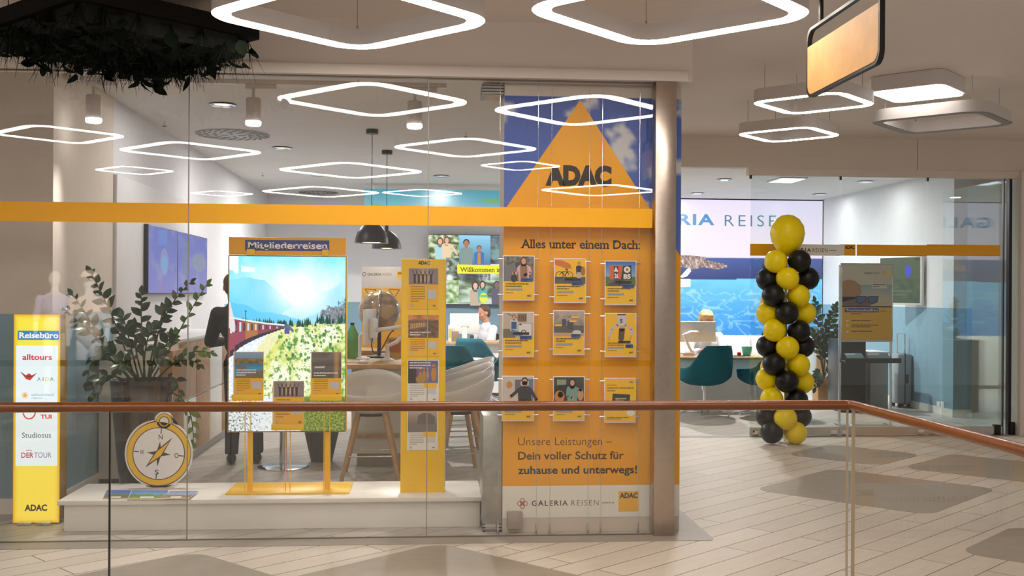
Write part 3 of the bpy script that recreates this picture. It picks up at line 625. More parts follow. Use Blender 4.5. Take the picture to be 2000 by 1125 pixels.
# leaflets lying on the plinth
def flat_sheet(x0, y0, x1, y1, z, lab, seed, sk=8):
    a, b, c, d = PZ(x0, y1, z), PZ(x1, y1, z), PZ(x1+sk, y0, z), PZ(x0+sk, y0, z)
    o = (a+c)/2; t = thing('travel_leaflet', lab, 'leaflet', o, 'leaflets lying on the plinth')
    part('sheet', MB().prism([a, b, c, d], (0, 0, .004)), m_acr, t)
    p = Pic(d+Vector((0, 0, .0045)), c-d, a-d, (0, 0, 100, 60)); r = random.Random(seed)
    if p.N.z < 0: p.N = -p.N
    cols = [((60, 100, 190), (90, 150, 220)), ((50, 110, 200), (110, 190, 220)), ((90, 140, 210), (190, 200, 220))][seed]
    p.raster(2, 2, 98, 58, 30, 18, lambda u, v: mixc(cols[0], cols[1], v*1.4) if v < .5+.12*fb(u*5, seed, 1, 1) else mixc([(120, 110, 110), (90, 150, 60), (150, 130, 110)][seed], [(90, 120, 80), (70, 130, 50), (110, 96, 90)][seed], .5+fb(u*8, v*8))).up()
    p.rect(30, 44, 66, 56, WHITE).rect(4, 54, 96, 57, YEL); p.build('picture', PRINT, t)
flat_sheet(200, 958, 250, 976, PZT+.0005, 'blue mountain leaflet lying at the left under the compass board', 0)
flat_sheet(249, 958, 322, 976, PZT+.0055, 'blue and green seaside leaflet lying in the middle under the compass board', 1)
flat_sheet(312, 960, 368, 975, PZT+.0108, 'pale mountain leaflet lying at the right under the compass board', 2, 20)
# tall double sided screen on a yellow stand
sY = 7.56
t = thing('display_screen', 'tall glowing portrait screen showing a mountain railway on a yellow stand', 'screen', (px(562, sY, 955), sY+.05, PZT))
X0, X1 = px(446, sY, 670), px(675.5, sY, 670); Z0, Z1 = pz(843, sY, 560), pz(500, sY, 560)
part('case', MB().box(X0-.004, X1+.004, sY, sY+.09, Z0-.004, Z1+.004, .003), m_yel, t); part('bezel', MB().box(X0, X1, sY-.006, sY+.002, Z0, Z1), m_black, t)
p = Pic.Y(sY-.007, 446, 500, 675.5, 843)
def ridge(u, P):
    for (xa, ya), (xb, yb) in zip(P, P[1:]):
        if u <= xb: return ya+(yb-ya)*(u-xa)/(xb-xa)
    return P[-1][1]
def train(u, v):
    n = fb(u*5, v*5, 1, 2); n2 = fb(u*60, v*90, 1, 9); n3 = fb(u*22, v*30, 1, 5)
    if v < .385:
        c = mixc((130, 232, 250), (236, 252, 255), v*3+n*.5)
        for P, k in ((((0, .15), (.17, .115), (.3, .125), (.42, .2), (.56, .29), (.75, .36), (1, .5)), (136, 226, 246)), (((0, .5), (.45, .33), (.6, .26), (.76, .21), (.88, .17), (1, .12)), (186, 238, 250)),
                     (((0, .255), (.12, .28), (.24, .32), (.42, .33), (.6, .36), (1, .5)), (84, 200, 244)), (((0, .6), (.62, .37), (.76, .33), (.9, .29), (1, .23)), (140, 216, 246))):
            d = v-ridge(u, P)-.02*n
            if d > 0: c = mixc(k, mixc(k, (60, 186, 238), .5), d*4+n*.6)
        g = math.exp(-((u-.60)/.24)**2-((v-.19)/.13)**2); c = mixc(c, (255, 255, 255), g*1.15)
        if (u < .08 and v < .10+.05*n) or (.1 < u < .22 and .055+.02*n < v < .09): c = (255, 255, 255)
        if u > .78 and v > .335-(u-.78)*.42+.05*n3: c = mixc((92, 96, 140), (150, 160, 140), .5+n2*1.4)
        return c
    d = v-.385
    c = mixc((206, 220, 110), (252, 254, 226), .62+n*1.4+n2*.9)
    if n3+n2*.7 > .16: c = mixc(c, (86, 140, 54), (n3+n2*.7-.16)*3.4)
    e = .42-1.12*d if d < .3 else .09+.5*(d-.3)
    if u < e+.09*(1+d) and d > .0: c = mixc((206, 220, 238), (250, 252, 255), .6+n2*1.6)
    if u > e-.02 and u < e+.18 and d < .34: c = mixc(c, (232, 226, 110), .5)
    if v > .8:
        g = noise.noise(Vector((u*80, v*105, 0))); w = max(0, 1-abs(u-.45)*3.4)
        if u < .62: c = mixc(mixc((226, 234, 240), (250, 252, 255), n2), (52, 62, 62), max(0, g*2.6-.1-w))
        else: c = mixc((150, 166, 60), (64, 84, 10), .5+g*1.5)
    elif v > .52 and u > .8-(v-.52)*.5: c = mixc(c, (110, 160, 50), .35+n3)
    return c
p.raster(447, 501, 674.5, 842, 150, 220, train).up()
rr = random.Random(3)
for i in range(120):
    u = rr.random(); x = 448+226*u
    if x > 640 and rr.random() < .3: continue
    b = 632+rr.uniform(-2, 3)-(6 if u > .75 else 0); h = rr.uniform(5, 13)*(1.3 if u > .72 else .9)
    p.poly([(x-2.6, b+4), (x, b-h), (x+2.6, b+4)], rr.choice([(24, 70, 60), (34, 92, 70), (20, 60, 66)]))
for i in range(90):
    x = rr.uniform(545, 672); y = rr.uniform(644, 716); h = rr.uniform(2, 6.5); p.ell(x, y, h*.5, h*.7, rr.choice([(70, 140, 60), (110, 170, 80), (60, 120, 80)]), 9)
p.up()
for i in range(5):
    x0 = 447+[0, 32, 56, 74, 90][i]; x1 = 447+[32, 56, 74, 90, 108][i]
    def top(x): q = (x-447)/108; return 620+15*q**.6
    def bot(x): q = (x-447)/108; return 700-60*q**.55
    p.poly([(x0, top(x0)), (x1, top(x1)), (x1, bot(x1)), (x0, bot(x0))], [(150, 62, 84), (170, 110, 60), (140, 60, 80), (130, 56, 76), (120, 60, 80)][i])
p.up()
for i in range(14):
    q = (i/14)**1.5 if False else i/14; x = 449+104*q**.9; t0 = 620+15*((x-447)/108)**.6; b0 = 700-60*((x-447)/108)**.55
    p.rect(x, t0+4, x+4.2*(1-q*.6), t0+4+(b0-t0)*.36, [(206, 210, 214), (60, 50, 60)][i % 2]).poly([(x, b0-8*(1-q)), (x+8, b0-10*(1-q)-2), (x+8, b0), (x, b0+4*(1-q))], (36, 34, 52))
p.line([(447, 620), (480, 626), (520, 632), (555, 635)], 3.2, (214, 240, 240)).poly([(447, 590), (449, 590), (462, 644), (456, 650), (447, 640)], (226, 216, 216)).line([(479, 606), (479.5, 628)], 1.4, (30, 60, 70)).line([(477, 608), (482, 608)], 1.2, (30, 60, 70))
p.rect(555, 638, 565, 652, (70, 84, 150)).poly([(555, 638), (561, 632), (573, 644), (573, 650)], (90, 110, 130))
p.build('picture', SCREEN, t, 'bright railway picture with turquoise mountains')
bz = PZT; by = PZ(562, 966, bz).y; by1 = PZ(562, 946, bz).y
part('base_plate', MB().box(px(440, by, 966), px(682, by, 966), by, by1+.02, bz, bz+.012, .003), m_yel, t)
for xp, w in ((487, 9), (639, 10)):
    part('pole', MB().box(px(xp-w/2, sY, 900), px(xp+w/2, sY, 900), sY+.02, sY+.06, bz+.012, Z1), m_yel, t)
part('header', MB().box(px(446, sY, 480), px(676, sY, 480), sY+.02, sY+.035, pz(498, sY, 560), pz(463.5, sY, 560), .002), m_yel, t, 'yellow header board')
part('header_clip', MB().box(px(482, sY, 495), px(497, sY, 495), sY+.0, sY+.03, Z1, pz(491, sY)), m_yel, t); part('header_clip', MB().box(px(629, sY, 495), px(642, sY, 495), sY+.0, sY+.03, Z1, pz(491, sY)), m_yel, t)
p = Pic.Y(sY+.019, 446, 463.5, 676, 498); p.rect(447, 464, 675, 497, (244, 176, 22)).up().rect(478.5, 469, 643, 490, (52, 70, 144)).up().text('Mitgliederreisen', 483, 471.5, 640, 486, (250, 246, 242), .02, .05); p.build('header_print', PRINT, t)
def isl(p, x0, y0, x1, y1):
    p.raster(x0, y0, x1, y1, 26, 24, lambda u, v: mixc((150, 176, 206), (120, 150, 190), v*3) if v < .24 else mixc((90, 110, 70), (190, 140, 90), .5+fb(u*6, v*8, 1, 4)) if v < .42 else (mixc((60, 130, 180), (90, 170, 200), v) if not (v > .5 and u < .45 and abs(u-.25)+abs(v-.58)*1.5 < .22) and v+u*.25 < .93 else mixc((150, 110, 80), (120, 110, 80), fb(u*7, v*7)+.5))).up()
    p.words(x0+4, y0+(y1-y0)*.66, x1-14, 3, (y1-y0)*.1, 2, WHITE, 3)
def ship(p, x0, y0, x1, y1):
    p.raster(x0, y0, x1, y1, 22, 22, lambda u, v: (110, 100, 96) if v < .2 and u < .7-v else mixc(mixc((130, 122, 116), (90, 86, 84), v), (230, 170, 90), (.12-abs(u-.84))*7)).up().poly([(x0+5, y0+28), (x0+26, y0+27), (x0+24, y0+31), (x0+6, y0+31)], (216, 212, 208)); p.words(x0+4, y0+(y1-y0)*.78, x1-6, 2, 5, 2, WHITE, 3)
def jump(p, x0, y0, x1, y1):
    w, h = x1-x0, y1-y0
    p.raster(x0, y0, x1, y1, 20, 14, lambda u, v: mixc((150, 136, 140), (226, 196, 160), 1-2.4*abs(u-.5)-abs(v-.55)) if v < .8 else (150, 130, 130)).up()
    for i in range(5):
        x = x0+w*(.2+.14*i); y = y0+h*.42; s = h*.08
        p.ell(x, y, s*.75, s, (70, 54, 50), 10).poly([(x-s, y+s), (x+s, y+s), (x+s*.8, y+h*.52), (x-s*.8, y+h*.52)], (74, 58, 54)).line([(x-s*.6, y+s*1.4), (x-s*1.7, y-h*.3)], s*.5, (74, 58, 54)).line([(x+s*.6, y+s*1.4), (x+s*1.7, y-h*.3)], s*.5, (74, 58, 54))
def body(p, x0, y0, x1, y1, c=(250, 190, 30), ink=(150, 110, 40), pc=(200, 206, 210)):
    w, h = x1-x0, y1-y0; p.rect(x0, y0, x1, y1, c).up().words(x0+w*.07, y0+h*.08, x0+w*.55, 7, h*.1, h*.035, ink, 5); p.rect(x0+w*.62, y0+h*.22, x0+w*.93, y0+h*.6, pc).text('ADAC', x1-w*.18, y1-h*.16, x1-w*.07, y1-h*.08, INK, .04).rect(x0+w*.08, y1-h*.2, x0+w*.15, y1-h*.07, (190, 186, 170))
for x0, y0, x1, y1, lip, fn, lab in ((457, 687, 515, 769, 781, isl, 'leaflet with a bay and islands'), (608, 687, 667, 769, 781, ship, 'leaflet with a ship at dusk'), (534, 744, 594, 827, 838, jump, 'leaflet with cheering people')):
    h = part('leaflet_tray', MB().box(px(x0-1.5, sY, 770), px(x1+1.5, sY, 770), sY-.06, sY-.045, pz(lip, sY, 560), pz(y1, sY, 560), .001).box(px(x0, sY, 770), px(x1, sY, 770), sY-.045, sY-.008, pz(lip, sY, 560), pz(lip-2, sY, 560)).box(px(x0, sY), px(x1, sY), sY-.014, sY-.008, pz(lip, sY), pz(y0+6, sY)), m_yel, t)
    p = Pic.Y(sY-.030, x0, y0, x1, y1+4)
    m = y0+(y1-y0)*(.63 if fn is not jump else .38); p.rect(x0, y0, x1, y1+4, (240, 210, 160)).up(); fn(p, x0+1, y0+1, x1-1, m); p.L += 0
    body(p, x0+1, m, x1-1, y1+4); p.build('leaflet', PRINT, h, lab)
    part('leaflet_back', MB().box(px(x0, sY, (y0+y1)/2), px(x1, sY, (y0+y1)/2), sY-.0295, sY-.025, pz(y1+3, sY, 560), pz(y0, sY, 560)), m_acr, h)
mb = MB()
for xp in (479, 490, 558.5, 567, 633, 644): mb.cyl((px(xp, sY, 900), sY-.012, bz+.01), (px(xp, sY, 900), sY-.012, pz(781 if xp < 550 or xp > 600 else 838, sY)), .0035, n=8)
part('tray_rod', mb, m_yel, t)
# yellow pillar with four sheets
tY = 7.5
t = thing('poster_totem', 'slim upright yellow pillar with four travel sheets standing on the plinth', 'advertising pillar', (px(827, tY, 960), tY+.05, PZT))
X0, X1 = px(783, tY, 740), px(869.5, tY, 740); Z1 = pz(506, tY, 826)
part('pillar', MB().box(X0, X1, tY, tY+.1, PZT, Z1, .003), m_yel, t); part('side_strip', MB().box(X1-.001, X1+.004, tY+.01, tY+.09, PZT, Z1-.01), m_chrome, t)
p = Pic.Y(tY-.001, 783, 506, 869.5, 964); p.text('ADAC', 815.5, 509.5, 838, 517, INK, .045); p.build('heading', FOIL, t)
def city(p, x0, y0, x1, y1):
    p.raster(x0, y0, x1, y1, 24, 20, lambda u, v: mixc((150, 92, 60), (226, 150, 80), 1-abs(v-.1)*4+fb(u*4, v*8)) if v < .25 else mixc((92, 70, 62), (150, 110, 80), .5+fb(u*9, v*9))).up()
    for i in range(9): p.rect(x0+4+i*3.4, y0+16-i*.2, x0+6.2+i*3.4, y0+27-i*.6, (214, 170, 120))
    p.words(x0+3, y1-12, x1-16, 2, 5, 2, WHITE, 2)
def budd(p, x0, y0, x1, y1):
    p.raster(x0, y0, x1, y1, 20, 20, lambda u, v: (60, 52, 56) if u < .3 and v > .3 else mixc((120, 90, 110), (110, 120, 170), u)).up()
    for i, (x, s) in enumerate(((24, 1), (31, 1.2), (38, 1.1), (50, 2.))): p.ell(x0+x, y0+30-s*2, 2.6*s, 8*s*.9, (206, 140, 60), 12).ell(x0+x, y0+22-s*6, 1.5*s, 2*s, (216, 150, 60), 10)
    p.up().ell(x0+25, y1-8, 10, 8, (180, 140, 80)); p.words(x0+3, y0+3, x1-14, 3, 5, 2, WHITE, 6)
def isle(p, x0, y0, x1, y1):
    p.raster(x0, y0, x1, y1, 18, 14, lambda u, v: mixc((196, 176, 160), (126, 114, 112), v*1.6)).up().poly([(x0+18, y1-16), (x0+20, y0+10), (x0+30, y0+5), (x0+44, y0+6), (x0+53, y0+13), (x0+52, y1-15)], (108, 98, 96))
for x0, y0, x1, y1, fn, bc in ((797, 523, 857, 604, jump, 1), (796, 614, 858, 696, city, 1), (795.5, 703, 857, 785, budd, 0), (795, 800, 855, 879, isle, 0)):
    m = y0+(y1-y0)*(.40 if fn is jump else .56)
    p = Pic.Y(tY-.004, x0, y0, x1, y1); p.rect(x0, y0, x1, y1, (250, 200, 80) if bc else WHITE).up(); fn(p, x0+1.5, y0+1.5, x1-1.5, m)
    if bc: body(p, x0+1.5, m, x1-1.5, y1-1.5)
    else: body(p, x0+1, m, x1-1, y1-1, (236, 230, 224), (150, 146, 142), (214, 210, 206)); p.up().rect(x0+32, m-1, x1-4, m+9, (250, 196, 40))
    s = p.build('sheet', PRINT, t, {'jump': 'sheet with cheering people', 'city': 'sheet with a city at sunset', 'budd': 'sheet with golden statues', 'isle': 'sheet with a rocky island'}[fn.__name__])
# ------------------------------------------------------------------ shop ceiling: spots, vents, downlights, sprinklers
def cz(x, y): return PZ(x, y, CS)
YT = 8.2
t = thing('track_rail', 'long white ceiling track rail just behind the shop glass', 'lighting rail', (px(480, YT, 160), YT, 3.12))
part('rail', MB().box(px(105, YT, 155), px(872, YT, 165), YT-.02, YT+.02, 3.155, 3.19, .002), m_lampw, t)
part('hanger', MB().cyl((px(300, YT, 155), YT, 3.19), (px(300, YT, 155), YT, CS), .006).cyl((px(700, YT, 155), YT, 3.19), (px(700, YT, 155), YT, CS), .006), m_lampw, t)
for x, lab in ((183, 'white cylinder track spot nearest the left picture edge'), (495, 'white cylinder track spot right of the first pane joint'), (810, 'white cylinder track spot just left of the second pane joint')):
    X = px(x, YT, 210); t = thing('track_spotlight', lab, 'spotlight', (X, YT, 3.155), 'white spotlights on the ceiling track')
    part('adapter', MB().box(X-.06, X+.17, YT-.018, YT+.018, 3.12, 3.154, .004), m_lampw, t); part('arm', MB().cyl((X, YT, 3.04), (X, YT, 3.13), .012), m_chrome, t)
    zc = 3.05; part('body', MB().lathe((X, YT, 0), [(0, zc), (.05, zc), (.056, zc-.008), (.056, zc-.18), (.053, zc-.185)], 28), m_lampw, t)
    part('lens', MB().lathe((X, YT, 0), [(.058, zc-.175), (.058, zc-.195), (.05, zc-.205), (0, zc-.208)], 28), m_spotlit, t, 'glowing lens')
    l = bpy.data.lights.new('spot', 'SPOT'); l.energy = 85; l.spot_size = 1.0; l.spot_blend = .7; l.shadow_soft_size = .05; l.color = (1, .95, .9)
    lo = bpy.data.objects.new('lamp_light', l); COL.objects.link(lo); lo.location = (0, 0, -.345); lo.parent = t; lo.rotation_euler = (math.radians(-22), 0, 0)
def vent(x, y, w, lab):
    c = cz(x, y); r = w/2/F*c.y; t = thing('ceiling_vent', lab, 'vent', c, 'round swirl vents in the shop ceiling')
    part('plate', MB().lathe(c, [(r, -.002), (r*.97, -.012), (0, -.012)], 40), mat('vent_plate', (180, 178, 174), .5), t)
    mb = MB()
    for ri, n in ((.24, 4), (.5, 12), (.72, 18), (.9, 24)):
        for i in range(n):
            a = 2*PI*i/n; M = Matrix.Translation(c+Vector((r*ri*math.cos(a), r*ri*math.sin(a), -.0135))) @ Matrix.Rotation(a+(.8 if ri > .3 else 0), 4, 'Z')
            mb.box(-r*.10, r*.10, -r*.036, r*.036, -.001, .001, M=M)
    part('slots', mb, m_dark, t)
vent(455, 262, 140, 'round swirl vent in the shop ceiling under the middle track spot'); vent(622, 375, 76, 'farther round swirl vent in the shop ceiling above the yellow stripe')
DLs = [(435, 203, 'recessed downlight nearest the middle track spot'), (550, 288, 'recessed downlight left of the two black lamp mounts'), (622, 341, 'recessed downlight between the mirrored large ring lamps'), (690, 386, 'recessed downlight just over the yellow stripe left of the teal banner'),
       (862, 343, 'recessed downlight right of the second pane joint'), (1415, 350, 'recessed downlight right of the steel column seen through the open door'), (1362, 377, 'recessed downlight over the start of the seaside wall screen'), (1600, 379, 'recessed downlight over the right end of the seaside wall screen'), (1690, 354, 'recessed downlight right of the door pane top joint')]
for x, y, lab in DLs:
    c = cz(x, y); t = thing('downlight', lab, 'lamp', c, 'recessed downlights in the shop ceiling')
    part('ring', MB().lathe(c, [(.075, .0), (.115, -.012), (.11, -.016), (.075, -.004)], 28, cap=False), m_chrome, t)
    part('lens', MB().lathe(c, [(.075, -.004), (.04, -.003), (0, -.003)], 24), mat('downlight_lens', (255, 255, 255), .2, emit=(255, 250, 244), es=.7), t)
    l = bpy.data.lights.new('down', 'AREA'); l.shape = 'DISK'; l.size = .14; l.energy = DOWN_W*(.08 if x > 1550 else .18 if x < 500 else .3 if x < 600 else .35 if x in (690,) else .6 if x < 650 else 1.3); l.color = (1, .97, .94)
    lo = bpy.data.objects.new('lamp_light', l); COL.objects.link(lo); lo.location = (0, 0, -.02); lo.parent = t
for x, y, lab in ((321, 236, 'ceiling sprinkler right of the left track spot'), (513, 336, 'ceiling sprinkler under the mirrored rings left of the lamp mounts'), (910, 258, 'ceiling sprinkler left of the triangle poster top')):
    c = cz(x, y); t = thing('sprinkler', lab, 'sprinkler', c, 'sprinklers in the shop ceiling')
    part('pipe', MB().cyl(c, c+Vector((0, 0, -.05)), .008, n=8), m_chrome, t); part('deflector', MB().cyl(c+Vector((0, 0, -.055)), c+Vector((0, 0, -.05)), .02, n=12), m_dark, t)
c = cz(1537, 350)
t = thing('ceiling_light_panel', 'small cool white ceiling light panel above the balloon column', 'lamp', c)
part('frame', MB().box(c.x-.2, c.x+.2, c.y-.3, c.y+.3, CS-.02, CS), m_lampw, t); part('diffuser', MB().box(c.x-.17, c.x+.17, c.y-.27, c.y+.27, CS-.024, CS-.019), mat('cool_panel', (255, 255, 255), .4, emit=(225, 238, 255), es=2.5), t)
for x, yc, yd, lab in ((727, 256, 475, 'nearer black dome pendant lamp over the counter'), (756, 297, 486, 'farther black dome pendant lamp over the counter')):
    c = cz(x, yc-3); t = thing('pendant_lamp', lab, 'lamp', c, 'black dome pendant lamps')
    zb = pz(yd, c.y, x); r = (33 if x < 740 else 29)/F*c.y*.99
    part('canopy', MB().cyl(c, c+Vector((0, 0, -.045)), .062), m_black, t); part('cord', MB().cyl(c+Vector((0, 0, -.045)), (c.x, c.y, zb+.26), .004, n=8), m_black, t)
    prof = [(.022, .27), (.022, .215), (.05, .205), (r*.62, .165), (r*.85, .11), (r*.97, .05), (r, 0), (r*.975, 0), (r*.95, .05), (r*.83, .105), (r*.6, .155), (0, .19)]
    part('shade', MB().lathe((c.x, c.y, zb), prof, 36), mat('black_enamel', (42, 40, 46), .4), t, 'black dome shade')
    part('bulb', MB().ell((c.x, c.y, zb+.06), (.06, .06, .05)).lathe((c.x, c.y, zb), [(r*.94, .012), (0, .012)], 30), mat('pendant_bulb', (255, 250, 235), .5, emit=(255, 244, 220), es=2), t, 'glowing opening')
# ------------------------------------------------------------------ wall screens and banners
def wall_screen(name, lab, cat, Y, rect, fn, m, bezel=4, depth=.08):
    x0, y0, x1, y1 = rect; c = PY((x0+x1)/2, (y0+y1)/2, Y); t = thing(name, lab, cat, (c.x, Y, pz(y1, Y, x0)))
    p = Pic.Y(Y, x0, y0, x1, y1); a, b = p.O, p.O+p.U+p.V
    part('case', MB().box(a.x-.01, b.x+.01, Y+.002, Y+depth, b.z-.01, a.z+.01, .004), m_black, t)
    fn(p, x0, y0, x1, y1); p.build('picture', m, t); return t
def collage(p, x0, y0, x1, y1):
    p.rect(x0, y0, x1, y1, (226, 240, 244)).up()
    leaf = lambda a, b, s: (lambda u, v: mixc(a, b, .5+1.3*fb(u*5, v*5, 1, s)))
    p.raster(836, 460, 896, 504, 24, 18, leaf((60, 90, 40), (220, 230, 200), 3)).raster(896, 460, 957, 516, 20, 18, lambda u, v: mixc((150, 210, 240), (70, 130, 160), v)).raster(957, 460, 1100, 516, 24, 16, leaf((60, 40, 60), (120, 160, 160), 5))
    p.raster(836, 504, 896, 548, 20, 14, leaf((40, 60, 40), (226, 236, 230), 7)).raster(836, 548, 896, 593, 20, 14, leaf((90, 140, 60), (236, 240, 220), 8)).raster(896, 535, 1100, 593, 30, 16, leaf((60, 80, 50), (200, 220, 200), 9)).raster(896, 516, 957, 548, 14, 10, leaf((60, 50, 60), (120, 130, 150), 4))
    p.up(); SKN = (226, 180, 150)
    p.man(859, 466, 42, SKN, (170, 214, 220), (104, 66, 50), None, True).man(872, 464, 40, SKN, (232, 206, 170), (120, 72, 52), [[(1.5, 2.6), (3.4, 5.6)]], True)
    p.man(910, 468, 52, (170, 120, 90), (128, 150, 146), (40, 32, 30)).man(935, 480, 40, (176, 126, 100), (60, 110, 180), (70, 50, 40)); p.rect(932, 494, 938, 516, (196, 140, 60))
    p.man(928, 551, 46, (232, 186, 160), (196, 176, 150), (44, 32, 34), None, True).man(942, 550, 40, (226, 180, 160), (90, 170, 170), (40, 30, 30), None, True).man(970, 549, 46, (130, 100, 90), (90, 86, 110), (36, 32, 36)); p.up().ell(944, 582, 8, 10, (230, 236, 60)).rect(936, 576, 952, 581, (70, 180, 170))
    p.poly([(892, 517), (1100, 520), (1100, 535), (893, 535)], (240, 236, 40)).up().text('Willkommen im', 898, 522, 982, 531.5, (50, 44, 30), .01, .05).text('Reisebüro', 990, 522, 1050, 531.5, (50, 44, 30), .01, .05)
YW = 18.38
wall_screen('wall_screen', 'bright wall screen with a photo collage and a yellow welcome strip', 'screen', YW, (836, 460, 1100, 594), collage, SCREEN)
def sea(p, x0, y0, x1, y1):
    def f(u, v):
        x = x0+(x1-x0)*u; y = y0+(y1-y0)*v
        if y < 503: return mixc((222, 214, 240), (240, 222, 240), v*2.4)
        if y < 546-(x-1330)*.01: return mixc((54, 84, 156), (34, 52, 118), (y-503)/40)
        n = abs(noise.noise(Vector((x*.045+noise.noise(Vector((x*.03, y*.05, 2)))*1.4, y*.075, 3)))); c = mixc((112, 206, 250), (46, 144, 226), (y-546)/110*1.1+.2*fb(u*6, v*9))
        if y > 565: c = mixc(c, (200, 240, 255), (1-n*9)*.62)
        return c
    p.raster(x0, y0, x1, y1, 190, 130, f).up()
    def isl2(u, v): return mixc((96, 72, 72), (226, 200, 186), .45+1.6*fb(u*16, v*6, 1, 6))
    for i in range(24):
        xa = 1250+i*7; xb = xa+7.2; h = 24*math.sin(max(0, min(1, (xa-1250)/168))*PI)**.5*(1 if xa < 1376 else .7)
        p.raster(xa, 523-h, xb, 524+2*math.sin(i), 3, 6, lambda u, v, k=i: isl2(u+k, v))
    p.poly([(1326, 541), (1345, 520), (1348, 530), (1340, 540), (1330, 543)], (250, 250, 252)).poly([(1322, 545), (1347, 545), (1347, 560), (1322, 562)], (240, 250, 252)).up()
    p.text('GALERIA', 1205, 417, 1393, 440, (56, 134, 190), .03, space=1.15).text('REISEN', 1413, 418, 1546, 441, (56, 120, 140), -.006, space=1.3)
wall_screen('wall_screen', 'huge bright wall screen with blue sea, pool water and shop lettering behind the balloons', 'screen', YB-.25, (1150, 390, 1606, 655), sea, SCREEN, depth=.2)
def beach(p, x0, y0, x1, y1):
    p.raster(x0, y0, x1, y1, 70, 14, lambda u, v: mixc(mixc((70, 170, 190), (150, 214, 240), v*.9), (120, 190, 120), (fb(u*7, v*3, 1, 3)-.18)*4 if .3 < v < .8 else 0))
t = thing('ceiling_banner', 'teal beach banner hanging under the shop ceiling behind the stripe', 'banner', (0, 16.4, 2.9))
p = Pic.Y(16.4, 712, 371, 1100, 424); X0 = p.O.x; beach(p, 712, 371, 1100, 424); p.build('picture', DIMGLOW, t)  # banner picture glows by itself, emission put into its colours
part('board', MB().box(X0, p.O.x+p.U.x, 16.402, 16.47, p.O.z+p.V.z, p.O.z).box(X0+.1, X0+.14, 16.41, 16.46, p.O.z, CS).box(X0+2.6, X0+2.64, 16.41, 16.46, p.O.z, CS), m_wall, t)
# blue screens on the left wall
XW = XL+.035
q0, q1 = PX(281, 500, XW), PX(398, 500, XW); zt, zb = PX(281, 437, XW).z, PX(281, 574, XW).z
ymid = (q0.y+q1.y)/2-.17
for k, (ya, yb) in enumerate(((q0.y, ymid-.006), (ymid+.006, q1.y))):
    t = thing('wall_monitor', ['dim blue wall screen nearer the glass on the left wall', 'dim blue wall screen farther back on the left wall'][k], 'screen', (XW, (ya+yb)/2, zb), 'dim blue screens on the left wall')
    part('case', MB().box(XW-.003, XW+.04, ya, yb, zb, zt, .004), m_black, t)
    p = Pic((XW+.041, ya+.008, zt-.008), (0, yb-ya-.016, 0), (0, 0, -(zt-zb-.016)), (0, 0, 100, 100))
    if p.N.x < 0: p.N = -p.N
    p.raster(0, 0, 100, 100, 24, 24, lambda u, v: mixc(mixc((70, 92, 190), (112, 112, 196), v), (150, 150, 190), .9*fb(u*4+k*7, v*4, 1, 3))).up()
    if k == 0: p.ell(52, 52, 15, 22, (126, 130, 190)).up().ell(52, 56, 11, 15, (96, 160, 210)).ell(40, 92, 7, 2.5, (170, 96, 150)).rect(34, 3, 60, 26, (76, 120, 206))
    else: p.ell(70, 46, 26, 16, (116, 134, 170)).rect(14, 30, 34, 70, (96, 112, 176))
    p.build('picture', DIMGLOW, t)
# ------------------------------------------------------------------ left: cabinet, pot plant
def boxdoor(root, name, X, y0, y1, z0, z1, m): return part(name, MB().box(X, X+.018, y0, y1, z0, z1, .002), m, root)
t = thing('sideboard', 'white sideboard with oak doors along the left wall behind the potted plant', 'cabinet', (-2.42, 10.9, 0))
part('body', MB().box(-2.63, -2.19, 9.75, 12.4, .08, 1.14, .004), m_white, t); part('plinth', MB().box(-2.6, -2.21, 9.8, 12.4, 0, .08), m_grey, t); part('top_board', MB().box(-2.64, -2.165, 9.73, 12.42, 1.14, 1.17, .003), m_white, t)
for i, (a, b, c, e, m) in enumerate(((9.78, 10.4, .1, .6, m_white), (10.42, 11.05, .1, .6, m_oak), (11.07, 11.7, .1, .6, m_white), (11.72, 12.36, .1, .6, m_oak), (9.78, 10.4, .62, 1.12, m_oak), (10.42, 11.05, .62, 1.12, m_oak), (11.07, 11.7, .62, 1.12, m_white), (11.72, 12.36, .62, 1.12, m_oak))): part('door', MB().box(-2.19, -2.168, a, b, c, e, .002), m, t, 'white door' if m is m_white else 'oak door')
t = thing('low_cabinet', 'white box cabinet with an oak strip right behind the potted plant', 'cabinet', (-2.35, 9.2, 0))
part('body', MB().box(-2.66, px(312, 9.0, 720), 9.02, 9.42, .06, pz(672, 9.0, 250), .004), m_white, t); part('plinth', MB().box(-2.65, px(310, 9.0, 720), 9.04, 9.42, 0, .06), m_dark, t)
part('oak_side', MB().box(px(312, 9.0, 720), px(337, 9.0, 720), 9.01, 9.42, .06, pz(686, 9.0, 320), .003), m_oak, t, 'oak side strip')
m_leaf = mat('glossy_leaf', (34, 62, 32), .3, vary=.35, scale=18); m_leaf2 = mat('young_leaf', (84, 124, 50), .35, vary=.25, scale=18); m_stem = mat('leaf_stem', (62, 76, 44), .5, vary=.2)
def bez(pts, n):
    pts = [Vector(p) for p in pts]; out = []
    for i in range(n+1):
        q = pts[:]; u = i/n
        while len(q) > 1: q = [a.lerp(b, u) for a, b in zip(q, q[1:])]
        out.append(q[0])
    return out
def leaf(mb, o, d, up, L, w, m=0):
    d = d.normalized(); s = d.cross(up).normalized(); up = s.cross(d); R = []
    for u, k in ((0, .08), (.2, .7), (.45, 1), (.7, .75), (.9, .3), (1, .02)):
        c = o+d*L*u-up*L*.18*u*u; R.append([c-s*w*k+up*w*.25*k, c, c+s*w*k+up*w*.25*k])
    mb.grid(R, m)
